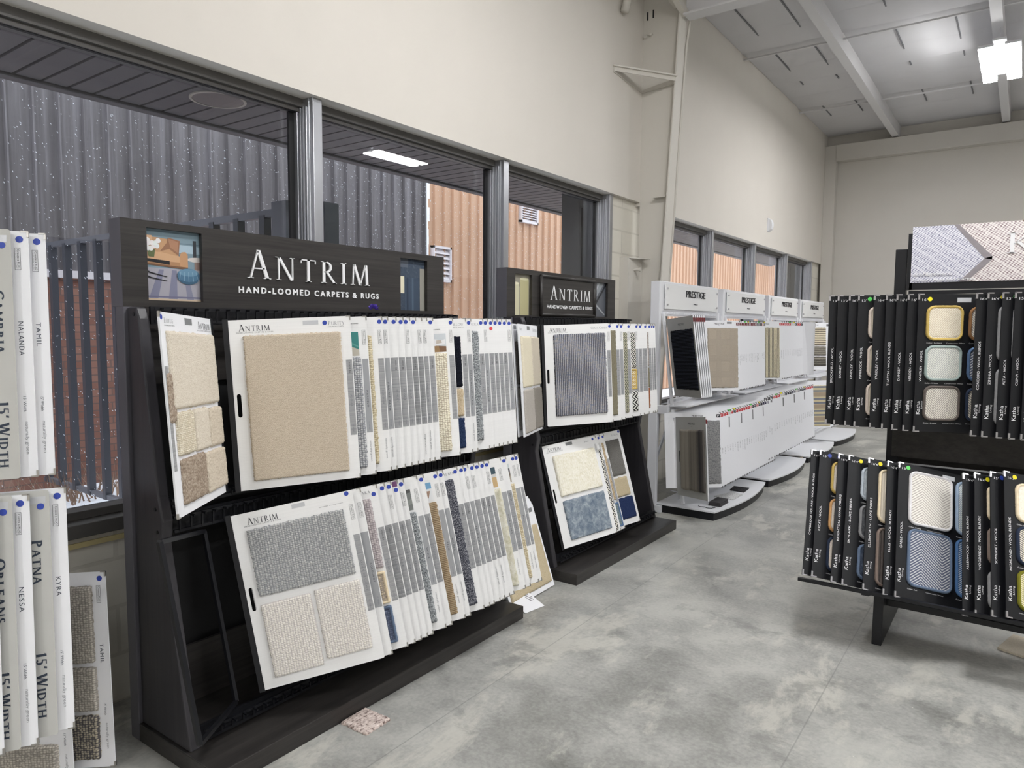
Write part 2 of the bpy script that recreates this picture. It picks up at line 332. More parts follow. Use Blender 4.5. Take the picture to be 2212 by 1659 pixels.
SNOW = flat('snow', (240, 243, 250), .9, 0, .1, .02, 3., .3, 14)
WHITEM = flat('white_metal', (228, 229, 233), .4, 0, .4)
CHALK = flat('white_louver', (214, 208, 212), .6)
FENCE_L = flat('fence_grey', (104, 105, 112), .4, 0, .5)
WOODK = wood('dark_woodgrain', (38, 36, 36), (62, 59, 57)); WOODZ = wood('dark_woodgrain_upright', (46, 45, 49), (62, 60, 64), 'z')
BLACKM = flat('black_metal', (22, 23, 28), .42, .2, .5); BLACK = flat('black_panel', (16, 16, 18), .6)
WOODLIT = flat('lit_wood_end', (92, 91, 98), .5)  # dark stand colour lightened, painting in the light on its end faces
CARD = linen('white_linen_card', (240, 240, 240)); CARDW = flat('white_card', (238, 239, 243), .5, 0, .3); CARDG = flat('grey_card', (190, 190, 186), .55, 0, .3, .02, 20)
CARDK = flat('black_card', (13, 14, 19), .5, 0, .35, .12, 9., .1, 30)
BANDL = lined('lined_grey_band'); BANDD = lined('lined_dark_band', 16); BANDS = flat('solid_grey_band', (158, 160, 163), .55)
INK = flat('dark_ink', (52, 54, 60), .6); INKG = flat('grey_ink', (140, 142, 146), .6); INKM = flat('mid_ink', (112, 115, 124), .6); INKW = flat('white_ink', (236, 236, 238), .5); INKB = flat('navy_ink', (46, 56, 72), .6)
BLUE = flat('blue_sticker', (46, 70, 168), .45); YEL = flat('yellow_sticker', (240, 226, 30), .45); GRN = flat('green_sticker', (98, 216, 100), .45); RED = flat('red_sticker', (220, 70, 78), .45)
CLIP = flat('clip_metal', (172, 170, 166), .35, .9); CLIPK = flat('dark_clip', (70, 68, 66), .35, .8); CHROME = flat('chrome', (200, 200, 205), .2, .9)
TAPE = flat('grey_label', (128, 130, 132), .5); SILVER = flat('silver_label', (196, 198, 202), .4, .2)

# ---------------------------------------------------------------- the room
MB().box(-3.12, -6, -.12, 10, 13.4, 0).obj('floor', FLOOR)['kind'] = 'structure'
MB().box(-3.3, -6, 4.8, 10, 13.4, 4.95).obj('ceiling', CEIL)['kind'] = 'structure'
w = MB(); w.box(-3.05, -6, 2.68, -2.9, 6.0, 4.8); w.box(-3.05, 6.0, 2.648, -2.9, 13.2, 4.8); struct(w.obj('wall_left', PAINT))
w = MB(); w.box(-3.12, -6, 0, -2.95, 13.3, .72); w.box(-3.12, 5.54, .72, -2.95, 6.1, 2.7); w.box(-3.12, 12.6, .72, -2.95, 13.3, 2.7); w.box(-3.12, -6, .72, -2.95, -.75, 2.7)
struct(w.obj('wall_left_lower', CMU))
struct(MB().box(-3.12, 13.2, 0, 10, 13.4, 4.8).obj('wall_back', PAINT_DIM))
struct(MB().box(10, -6, 0, 10.2, 13.4, 4.8).obj('wall_right', PAINT)); struct(MB().box(-3.12, -6.2, 0, 10, -6, 4.8).obj('wall_front', PAINT))
b = MB(); b.box(-2.72, 13.02, 4.34, 10, 13.2, 4.607); b.box(-2.9, 13.04, 0, -2.72, 13.2, 4.607); struct(b.obj('trim_1', PAINT_DIM, bevel=.006))
sl = MB(); sl.box(-2.957, -.75, .68, -2.94, 5.54, .70); struct(sl.obj('trim_2', flat('caulk', (196, 182, 134), .7)))
tn = 3
for x in (-1.85, -.39, 1.07, 2.53, 3.99, 5.45, 6.91, 8.37):
    p = MB(); p.box(x-.05, -6, 4.625, x+.05, 13.2, 4.637); p.box(x+.035, -6, 4.637, x+.05, 13.2, 4.8); p.box(x-.05, -6, 4.637, x-.042, 13.2, 4.66)
    struct(p.obj('trim_%d' % tn, PURL)); tn += 1
for y in (-3.9, -1.35, 1.2, 3.7, 8.74, 11.31):
    struct(MB().box(-2.9, y-.012, 4.735, 10, y+.012, 4.752).obj('trim_%d' % tn, PURL)); tn += 1
sm = MB()
for x in (-2.58, -2.14, -1.31, -.755, .1, .6, 1.6, 2.1):
    for a, c in ((6.3, 8.6), (8.9, 10.2), (10.9, 11.9)) if x < .3 else ((6.3, 10.1),): sm.box(x-.007, a, 4.788, x+.007, c, 4.801)
struct(sm.obj('trim_%d' % tn, SEAM)); tn += 1
# billowed insulation folds hanging between the straps
fd = MB()
for y in (7.25, 8.66, 10.0, 11.25, 12.6):
    for x0, x1 in ((-2.9, -1.9), (-1.8, -.44), (-.34, 1.02)):
        n = 14; k = len(fd.v)
        for i in range(n+1):
            q = i/n; fd.v += [(x0+(x1-x0)*q, y-.55, 4.799), (x0+(x1-x0)*q, y-.08, 4.799-.045*math.sin(math.pi*q)**.6), (x0+(x1-x0)*q, y, 4.799-.012)]
        for i in range(n):
            for j in (0, 1): fd.f.append((k+i*3+j, k+i*3+j+1, k+i*3+j+4, k+i*3+j+3)); fd.mi.append(0)
struct(fd.obj('trim_%d' % tn, CEIL, smooth=True)); tn += 1
rf = MB(); rf.box(-2.5, 5.925, 4.2, 10, 6.075, 4.214); rf.box(-2.5, 5.995, 4.214, 10, 6.005, 4.62); rf.box(-2.5, 5.925, 4.61, 10, 6.075, 4.622)
struct(rf.obj('trim_%d' % tn, PURL)); tn += 1
# windows: four bays on each side of the column
def window(k, y0, y1, zh, mull=True):
    r = bpy.data.objects.new('window_%d' % k, None); COL.objects.link(r); r.location = (-3.0, (y0+y1)/2, .72); struct(r)
    def ch(mb, nm, mt, bev=0.): o = mb.obj(nm, mt, bevel=bev); o.parent = r; o.matrix_parent_inverse = Matrix.Translation(-r.location); return o
    m = MB(); m.box(-3.09, y0, zh-.04, -3.0, y1, zh); m.box(-3.085, y0, zh-.06, -3.02, y1, zh-.04); ch(m, 'head_frame', DKFRAME)
    m = MB(); m.box(-3.09, y0, .72, -2.93, y1, .775); m.box(-3.09, y0, .775, -3.0, y1, .81); ch(m, 'sill_frame', DKFRAME, .004)
    m = MB(); yl = y1-.065
    m.box(-3.1, yl, .72, -2.955, y1, zh); m.box(-2.955, yl+.006, .72, -2.93, y1-.002, zh)
    for q in (-3.02, -2.995, -2.975): m.box(q, yl-.008, .8, q+.008, yl, zh-.04)
    m.box(-3.06, yl-.014, .8, -3.03, yl, zh-.04); ch(m, 'mullion', ALU, .003)
    m = MB(); m.box(-3.07, yl-.045, .8, -3.055, yl-.012, zh-.04); m.box(-3.05, y0, zh-.062, -3.03, y1, zh-.04); m.box(-3.07, y0, .8, -3.055, y0+.03, zh-.04); ch(m, 'gasket', GASKET)
    ch(MB().box(-3.064, y0, .8, -3.058, yl-.01, zh-.04), 'glass_pane', GLASS)
ys = [-.75, .87, 2.42, 4.02, 5.54]
for i in range(4): window(i+1, ys[i], ys[i+1], 2.68)
ys = [6.1, 8.0, 9.56, 11.11, 12.6]
for i in range(4): window(i+5, ys[i], ys[i+1], 2.648)
# steel column with its brace and guard
c = thing('steel_column', 'tapered cream steel column standing against the window wall between the window bays', 'column', (-2.85, 6, 0))
def part(root, mb, nm, mt, bev=0., smooth=False, label=None):
    o = mb.obj(nm, mt, bevel=bev, smooth=smooth); o.parent = root; o.matrix_parent_inverse = root.matrix_basis.inverted()
    if label: o['label'] = label
    return o
def place(root): return root
place(c)
part(c, MB().prism([(-2.9, 5.996, 0), (-2.75, 5.996, 0), (-2.54, 5.996, 4.2), (-2.48, 5.996, 4.62), (-2.9, 5.996, 4.79)], (0, .008, 0)), 'web_plate', STEEL_P)
fl = MB()
for a, b_ in (((-2.744, 6, 0), (-2.532, 6, 4.2)), ((-2.532, 6, 4.2), (-2.47, 6, 4.6))): fl.bar(a, b_, .15, .012, upv=(1, 0, 0))
part(c, fl, 'flange', STEEL_P)
part(c, MB().tube([(-2.735, 6.09, .2), (-2.53, 6.09, 4.0), (-2.5, 6.1, 4.25), (-2.49, 6.04, 4.5)], .011), 'conduit', STEEL_P, smooth=True)
part(c, MB().box(-2.745, 5.93, 2.695, -2.63, 5.995, 2.703), 'clip_plate', STEEL_P)
bl = MB()
for x, z in ((-2.872, 4.12), (-2.82, 4.13)): bl.tube([(x, 5.995, z), (x, 5.97, z)], .016, 8)
part(c, bl, 'bolt', STEEL_P); part(c, MB().box(-2.865, 5.993, 4.26, -2.852, 5.996, 4.33).box(-2.812, 5.993, 4.27, -2.799, 5.996, 4.34), 'slot', GASKET)
t = thing('knee_brace', 'triangular cream steel brace between the window wall and the column', 'brace', (-2.9, 5.45, 3.7)); place(t)
part(t, MB().bar((-2.9, 5.44, 3.72), (-2.55, 5.93, 3.705), .045, .012).bar((-2.9, 5.44, 3.70), (-2.555, 5.93, 3.685), .008, .04), 'diagonal_angle', STEEL_P)
part(t, MB().bar((-2.895, 5.44, 3.695), (-2.895, 5.99, 3.66), .012, .05).bar((-2.9, 5.985, 3.66), (-2.56, 5.985, 3.69), .012, .05), 'ledger_angle', STEEL_P)
t = thing('roof_brace', 'pair of cream steel struts meeting the top of the column', 'brace', (-2.5, 6, 4.3)); place(t)
part(t, MB().bar((-2.5, 5.98, 4.22), (-2.62, 4.9, 4.74), .05, .05), 'strut', STEEL_P); part(t, MB().bar((-2.56, 5.95, 4.30), (-2.80, 4.9, 4.74), .05, .05), 'strut', STEEL_P)
part(t, MB().tube([(-2.86, 5.55, 4.18), (-2.8, 5.6, 4.5)], .035, 12), 'stub_pipe', STEEL_P, smooth=True)
t = thing('column_guard', 'beige sheet metal guard with triangular top at foot of the column', 'guard', (-2.9, 5.75, 0)); place(t)
part(t, MB().box(-2.985, 5.715, 0, -2.862, 5.721, 2.165).box(-2.866, 5.721, 0, -2.862, 5.99, 2.165), 'cover_plate', STEEL_P)
part(t, MB().prism([(-2.862, 5.716, 2.155), (-2.75, 5.93, 2.155), (-2.862, 5.99, 2.155)], (0, 0, .008)), 'top_gusset', STEEL_P)
part(t, MB().tube([(-2.862, 5.83, 2.06), (-2.80, 5.83, 2.06)], .012, 10).tube([(-2.81, 5.83, 2.06), (-2.795, 5.83, 2.06)], .018, 10), 'bolt', STEEL_P)
t = thing('wall_sensor', 'small white rounded sensor on the wall above the far windows', 'sensor', (-2.9, 9.95, 2.94)); place(t)
sn = MB(); pr = [(0, -.085), (.02, -.083), (.05, -.06), (.062, -.02), (.062, .02), (.05, .06), (.02, .083), (0, .085)]
sn.prism([(-2.9+a, 9.91, 2.94+b_) for a, b_ in pr], (0, .08, 0)); part(t, sn, 'housing', WHITEM, .006); part(t, MB().box(-2.9, 9.9, 2.85, -2.89, 10.0, 3.03), 'back_plate', WHITEM)

# LED lamps (they light the room)
DIFF = emis('led_diffuser', (255, 255, 255), LAMP_POWER)
lamp_src = []
def lamp(x, y, label, z=4.4):
    if not lamp_src:
        t = thing('high_bay_lamp', label, 'lamp', (x, y, z), 'high bay lamps'); parts = []
        parts.append(MB().box(-.185, -.6, .02, -.045, .6, .05).box(.045, -.6, .02, .185, .6, .05).box(-.06, -.6, .075, .06, .6, .1).box(-.185, -.3, .05, .185, -.25, .08).box(-.185, .25, .05, .185, .3, .08).obj('housing', WHITEM, t, .004))
        for s in (-1, 1): parts.append(MB().box(s*.115-.065, -.59, .0, s*.115+.065, .59, .02).obj('light_panel', DIFF, t))
        parts += [MB().tube([(0, q, .08), (0, q, .24)], .004, 6).obj('hanger', CHROME, t) for q in (-.5, .5)]
        lamp_src.extend([t]+parts); return
    r = lamp_src[0].copy(); COL.objects.link(r); r.location = (x, y, z); r['label'] = label
    for q in lamp_src[1:]: o = q.copy(); COL.objects.link(o); o.parent = r
lamp(-.365, 9.52, 'bright twin panel lamp hanging below the ceiling near the far wall')
REST = 'twin panel ceiling lamp out of view over the sales floor'
for x, y in ((2.8, 8.95), (-.365, 2.9), (2.8, 2.2), (-.365, -3.6), (2.8, -4.0), (6.0, 2.2), (6.0, -3.6)): lamp(x, y, REST)

# ---------------------------------------------------------------- outside
struct(MB().box(-40, -30, -.3, -3.12, 60, -.02).obj('ground', SNOW))
cn = thing('entrance_canopy', 'dark metal canopy soffit above the windows outside', 'canopy', (-3.6, 4, 2.75)); place(cn)
s_ = MB(); y = -6.
while y < 14.5:
    s_.box(-4.12, y, 2.78, -3.12, y+.108, 2.795); y += .125
s_.box(-4.12, -6, 2.803, -3.12, 14.5, 2.83); part(cn, s_, 'soffit', SOFFIT)
part(cn, MB().box(-4.2, -6, 2.762, -4.12, 14.5, 3.05), 'fascia', SOFFIT, .01)
rg = MB(); n = 32
for i in range(n):
    a, b_ = 2*math.pi*i/n, 2*math.pi*(i+1)/n; R = ((.147, 2.779), (.147, 2.772), (.132, 2.772), (.126, 2.94))
    for (r0, z0), (r1, z1) in zip(R, R[1:]): rg.add([(-3.65+r0*math.cos(a), 2.30+r0*math.sin(a), z0), (-3.65+r0*math.cos(b_), 2.30+r0*math.sin(b_), z0), (-3.65+r1*math.cos(b_), 2.30+r1*math.sin(b_), z1), (-3.65+r1*math.cos(a), 2.30+r1*math.sin(a), z1)], [(0, 1, 2, 3)])
cl = part(cn, rg, 'recessed_light', flat('can_trim', (176, 170, 160), .4, .3), smooth=True, label='round recessed light with pale ring')
part(cn, MB().disc(-3.65, 2.30, 2.7735, .131, 28, .0005), 'lens', flat('can_lens', (104, 101, 102), .3, 0, .5))
for i, (y0, y1, x0) in enumerate(((5.56, 5.98, -3.46), (12.62, 13.2, -3.5))):
    p = MB().box(x0, y0, -.1, -3.12, y1, 2.778); p.box(x0+.12, y0-.03, 1.3, x0+.22, y0, 2.6)
    tag(p.obj('outside_pier', flat('pier_grey', (82, 80, 83), .6)), ('dark grey pier outside the window beside the column', 'dark grey pier outside the last far window')[i], 'pier')
nb = thing('neighbouring_building', 'neighbouring building with dark and tan ribbed metal siding over a brick base', 'building', (-7.6, 8, 0)); place(nb)
def siding(y0, y1, z0, z1, mt):
    m = MB(); m.box(-7.8, y0, z0, -7.4, y1, z1); y = math.ceil(y0/.216)*.216
    while y < y1-.03:
        m.prism([(-7.4, y-.013, z0), (-7.36, y-.007, z0), (-7.36, y+.007, z0), (-7.4, y+.013, z0)], (0, 0, z1-z0)); y += .216
    return part(nb, m, 'metal_siding', mt)
siding(-8, 8.03, 2.02, 6.2, DKSIDE)['label'] = 'dark grey ribbed siding'
siding(8.03, 32, 0, 3.87, TAN)['label'] = 'tan ribbed siding'
part(nb, MB().box(-7.8, -8, -.1, -7.38, 8.03, 2.02), 'brick_base', BRICK); part(nb, MB().box(-7.8, -8, 1.98, -7.33, 8.03, 2.05), 'base_cap', CHALK)
se = MB(); z = 2.1
while z < 6.2:
    hgt = random.uniform(.1, .35); wd = random.uniform(.0, .05); se.box(-7.4, 8.02-.01, z, -7.36, 8.03+wd, z+hgt); z += hgt
part(nb, se, 'snow_edge', SNOW)
for (y, z, hy, hz) in ((8.34, 2.50, .21, .27), (10.71, 3.57, .27, .17)):
    m = MB(); m.box(-7.41, y-hy, z-hz, -7.33, y+hy, z-hz+.035); m.box(-7.41, y-hy, z+hz-.035, -7.33, y+hy, z+hz); m.box(-7.41, y-hy, z-hz, -7.33, y-hy+.03, z+hz); m.box(-7.41, y+hy-.03, z-hz, -7.33, y+hy, z+hz)
    o = part(nb, m, 'louver_vent', CHALK); m = MB(); nz = 6
    for i in range(nz): q = z-hz+.04+(2*hz-.08)*i/nz; m.prism([(-7.34, y-hy+.03, q), (-7.39, y-hy+.03, q+(2*hz-.08)/nz), (-7.395, y-hy+.03, q+(2*hz-.08)/nz), (-7.36, y-hy+.03, q)], (0, 2*hy-.06, 0))
    s2 = m.obj('slats', CHALK); s2.parent = o
an = MB(); an.tube([(-7.37, 19.0, 3.22), (-7.0, 18.7, 3.3), (-6.9, 18.2, 3.34), (-6.95, 17.95, 3.42), (-7.0, 17.9, 3.58)], .03, 8); an.tube([(-7.37, 19.0, 3.15), (-7.0, 18.45, 2.9), (-6.95, 18.2, 2.82), (-6.95, 18.2, 2.65)], .03, 8)
tag(an.obj('wall_bracket', FENCE_L, smooth=True), 'thin bent pipe bracket on the tan building beyond the far windows', 'bracket')
fc = thing('metal_fence', 'black picket fence with grey rails running out from the windows', 'fence', (-5, 2.75, -.02)); place(fc)
part(fc, MB().box(-7.3, 2.73, 2.215, -3.74, 2.77, 2.26), 'rail', FENCE_L); part(fc, MB().box(-7.3, 2.73, .1, -3.74, 2.77, .14), 'rail', FENCE_L)
part(fc, MB().box(-3.74, 2.69, -.05, -3.6, 2.81, 2.29), 'post', FENCE_L); part(fc, MB().box(-3.26, 2.64, -.05, -3.19, 2.74, 2.235), 'post', flat('fence_black', (74, 75, 82), .35, 0, .5))
x = -3.89
while x > -7.35:
    part(fc, MB().box(x-.026, 2.724, .1, x+.026, 2.776, 2.23), 'picket', flat('fence_black', (74, 75, 82), .35, 0, .5)); x -= .278
gb = MB()
for i in range(1100):
    bx = random.uniform(-7.2, -6.6); by = random.uniform(-1, 6.5); hh = random.uniform(.08, .3); dx, dy = random.uniform(-.16, .16), random.uniform(-.16, .16)
    gb.add([(bx, by-.008, -.02), (bx, by+.008, -.02), (bx+dx, by+dy, -.02+hh)], [(0, 1, 2)])
tag(gb.obj('dry_brush', flat('dry_grass', (150, 126, 110), .9, 0, .1, .2, 3)), 'dry brown brush along the foot of the brick wall', 'brush', kind='stuff')
sf = MB()
for i in range(15000):
    p = Vector((random.uniform(-7.2, -4.4), random.uniform(-.5, 12), random.uniform(0, 4))); r = random.uniform(.0015, .0032); ax = Vector((random.gauss(0, .3), .7+random.gauss(0, .3), -1+random.gauss(0, .3))).normalized()*r*2.6; q = ax.orthogonal().normalized()*r; q2 = ax.cross(q).normalized()*r*.7
    sf.add([p+ax, p+q, p+q2, p-q, p-q2, p-ax], [(0, 1, 2), (0, 2, 3), (0, 3, 4), (0, 4, 1), (5, 2, 1), (5, 3, 2), (5, 4, 3), (5, 1, 4)])
tag(sf.obj('snowflakes', SNOW), 'falling snow outside the windows', 'snow', kind='stuff')

# ---------------------------------------------------------------- carpet swatches and sample boards
CM = {
 'beige': carpet('beige_tweed', [(182, 166, 146), (206, 192, 172), (222, 211, 195)], 'tweed', 1.5), 'oat': carpet('oatmeal_loop', [(204, 192, 172), (226, 216, 200), (236, 229, 215)], 'tweed', 1.3),
 'cream': carpet('cream_loop', [(232, 224, 206), (242, 237, 223), (206, 194, 170)], 'knot', 1.1), 'taupe': carpet('taupe_loop', [(130, 114, 100), (162, 146, 130), (192, 178, 162)], 'tweed', .7),
 'sand': carpet('sand_loop', [(194, 180, 160), (212, 200, 182), (226, 216, 200)], 'tweed', .8), 'silver': carpet('silver_knot', [(208, 208, 205), (172, 174, 175), (142, 144, 147)], 'knot', .9),
 'ivory': carpet('ivory_knot', [(243, 239, 231), (236, 231, 222), (206, 200, 196)], 'knot', .9), 'greyknot': carpet('grey_white_knot', [(216, 216, 215), (176, 178, 182), (138, 140, 146)], 'knot', .8),
 'woven': carpet('cream_woven', [(246, 240, 222), (240, 234, 214), (190, 178, 156)], 'knot', .75), 'black': carpet('black_loop', [(14, 16, 24), (26, 28, 38), (40, 42, 52)], 'tweed', .8),
 'tan': carpet('tan_loop', [(176, 156, 126), (206, 188, 158), (220, 204, 178)], 'tweed'), 'navy': carpet('navy_loop', [(26, 38, 66), (44, 58, 88), (60, 74, 104)], 'tweed'),
 'greytw': carpet('grey_black_tweed', [(74, 78, 82), (140, 144, 147), (206, 210, 211)], 'tweed', .75), 'lav': carpet('lavender_knot', [(216, 207, 206), (196, 187, 188), (164, 155, 158)], 'knot', .8),
 'creamsq': carpet('cream_braid', [(232, 214, 182), (222, 204, 174), (170, 158, 146)], 'knot', .8), 'slate': carpet('slate_braid', [(112, 120, 142), (132, 140, 160), (84, 92, 114)], 'knot', .8),
 'gold': carpet('gold_cord', [(160, 136, 106), (182, 160, 130), (200, 182, 154)], 'stripe_h', 2.8), 'char': carpet('charcoal_weave', [(34, 36, 46), (88, 90, 100), (170, 170, 174)], 'tweed', .8),
 'moss': carpet('moss_velvet', [(196, 192, 164), (222, 218, 200), (236, 234, 224)], 'velvet', .8), 'rope': carpet('cream_rope', [(236, 227, 200), (226, 215, 186), (188, 174, 144)], 'knot', .75),
 'denim': carpet('denim_rows', [(164, 160, 156), (146, 151, 168), (182, 176, 170), (136, 142, 162), (70, 73, 86)], 'rows', .72), 'shag': carpet('ivory_shag', [(228, 222, 200), (240, 236, 220), (246, 242, 230)], 'tweed', .4),
 'bluevel': carpet('blue_grey_velvet', [(108, 122, 138), (136, 148, 160), (176, 184, 192)], 'velvet', .7), 'olive': carpet('olive_pile', [(128, 122, 102), (150, 144, 124)], 'plain'),
 'zigg': carpet('green_zigzag', [(86, 92, 84), (196, 192, 168)], 'zigzag', 1.2), 'zigbw': carpet('black_white_zigzag', [(60, 60, 60), (226, 224, 216)], 'zigzag', 1.), 'ringy': carpet('yellow_rings', [(206, 172, 98), (236, 226, 198)], 'rings'),
 'zigk': carpet('black_zigzag', [(26, 26, 28), (230, 228, 222)], 'zigzag', .7), 'pinkg': carpet('pink_grey_tweed', [(112, 104, 100), (176, 166, 160), (196, 190, 184)], 'tweed'), 'rust': carpet('rust_pile', [(150, 92, 62), (178, 116, 80)], 'plain'),
 'greyp': carpet('grey_pile', [(104, 102, 98), (136, 134, 130)], 'plain'), 'navyp': carpet('navy_pile', [(36, 48, 84), (52, 66, 104)], 'plain'), 'dgrey': carpet('dark_grey_pile', [(78, 74, 72), (100, 96, 92)], 'plain'), 'sandp': carpet('sand_pile', [(196, 180, 148), (214, 200, 170)], 'plain'),
 'spot': carpet('spotted_weave', [(60, 60, 62), (232, 228, 218)], 'zigzag', .8), 'tanw': carpet('tan_weave', [(150, 124, 92), (214, 198, 168), (196, 176, 146)], 'knot', .9), 'tealw': carpet('teal_weave', [(50, 70, 78), (120, 136, 140), (150, 160, 160)], 'tweed'),
 'creamp': carpet('cream_pile', [(228, 218, 192), (242, 234, 212)], 'plain'), 'beigep': carpet('beige_pile', [(204, 194, 176), (222, 212, 194)], 'plain'), 'lgrey': carpet('light_grey_pile', [(176, 170, 162), (198, 192, 184)], 'plain'), 'mgrey': carpet('taupe_grey_pile', [(138, 132, 124), (158, 152, 144)], 'plain'),
 'houndl': carpet('light_houndstooth', [(208, 202, 190), (188, 182, 172), (150, 145, 138)], 'knot', .9), 'houndd': carpet('dark_houndstooth', [(190, 180, 160), (172, 164, 146), (84, 82, 84)], 'knot', .9),
 'corrk': carpet('black_ribbed', [(14, 15, 20), (20, 22, 30), (62, 66, 78)], 'stripe_h', 2.0, .5), 'plaid': carpet('taupe_plaid', [(172, 160, 144), (186, 175, 160), (216, 206, 190)], 'plaid', 1.), 'fade': carpet('faded_stripe', [(26, 28, 40), (186, 178, 164), (126, 120, 112), (34, 36, 54)], 'band_v', .3, .4),
 'gdash': carpet('grey_stitch', [(96, 98, 102), (140, 140, 142), (160, 158, 156)], 'tweed', .8), 'vstr': carpet('cream_black_stripe', [(92, 88, 86), (216, 206, 176), (234, 226, 200)], 'stripe_v', 1.5, .5), 'hstr': carpet('cream_line', [(120, 112, 100), (214, 202, 176), (228, 218, 194)], 'stripe_h', .8),
 'hdark': carpet('dark_line', [(70, 68, 64), (140, 134, 124), (170, 164, 152)], 'stripe_h', .9), 'hband': carpet('tan_blue_band', [(206, 194, 160), (126, 130, 140), (170, 154, 134)], 'band_h', 1.), 'floors': carpet('mottled_sample', [(110, 92, 88), (206, 190, 182), (228, 216, 210)], 'tweed', .35),
 'woodl': carpet('beige_leaf', [(150, 136, 120), (190, 176, 158), (204, 192, 176)], 'velvet', 1.4), 'crack': carpet('white_grey_crackle', [(150, 150, 152), (226, 226, 226), (236, 236, 236)], 'velvet', 2.4), 'leaf': carpet('black_leaf', [(44, 44, 46), (60, 60, 62), (150, 150, 150)], 'zigzag', .5),
 'hbL': carpet('ivory_herringbone', [(150, 140, 132), (236, 230, 216)], 'herring', 1.1), 'hbY': carpet('straw_herringbone', [(204, 186, 160), (240, 233, 216)], 'herring', 1.), 'hbG': carpet('sage_herringbone', [(160, 164, 166), (230, 230, 222)], 'herring', 1.), 'hbT': carpet('taupe_herringbone', [(120, 112, 112), (230, 225, 214)], 'herring', 1.),
 'hbW': carpet('white_chevron', [(182, 174, 168), (238, 234, 227)], 'herring', .62), 'hbB': carpet('slate_chevron', [(206, 208, 211), (96, 102, 122)], 'herring', .62), 'hbS': carpet('sky_chevron', [(120, 140, 168), (226, 230, 226)], 'herring', .9), 'hbC': carpet('blue_chevron', [(196, 206, 214), (76, 106, 148)], 'herring', .8),
 'hbK': carpet('black_diamond', [(40, 40, 56), (226, 220, 206)], 'herring', 1.), 'hbO': carpet('olive_diamond', [(140, 134, 96), (232, 224, 186)], 'herring', 1.), 'ribc': carpet('cream_rib', [(218, 206, 188), (236, 226, 208)], 'stripe_v', 2.2, .4), 'ribd': carpet('brown_rib', [(76, 70, 68), (108, 100, 96)], 'stripe_v', 1.6),
 'pl1': carpet('white_pile_bands', [(226, 208, 190), (240, 230, 218), (206, 190, 180)], 'velvet', 1.), 'pl2': carpet('silver_velvet', [(166, 176, 186), (196, 204, 210), (214, 220, 224)], 'velvet', 1.2), 'pl3': carpet('charcoal_velvet', [(60, 62, 66), (96, 98, 102), (120, 122, 124)], 'velvet', 1.2), 'pl4': carpet('ink_velvet', [(46, 54, 70), (74, 84, 102), (100, 110, 126)], 'velvet', 1.2),
 'cre': carpet('plain_cream_pile', [(236, 226, 208), (246, 238, 224)], 'tweed', .6)}
BIND = {k: flat('binding_'+k, c, .9, 0, .1, .08, 60, .6, 300) for k, c in {'blush': (222, 208, 196), 'gold': (208, 180, 106), 'sage': (160, 175, 172), 'taupe': (104, 96, 92), 'bronze': (150, 112, 78), 'blue': (92, 116, 150), 'ink': (48, 56, 74), 'white': (228, 226, 228), 'slate': (106, 122, 146), 'sky': (170, 190, 214), 'denim': (84, 120, 166), 'cream': (232, 216, 186), 'brown': (132, 118, 110), 'tan': (206, 160, 110), 'olive': (124, 122, 44), 'silver': (196, 206, 216), 'grey': (150, 150, 152)}.items()}
SW = {}
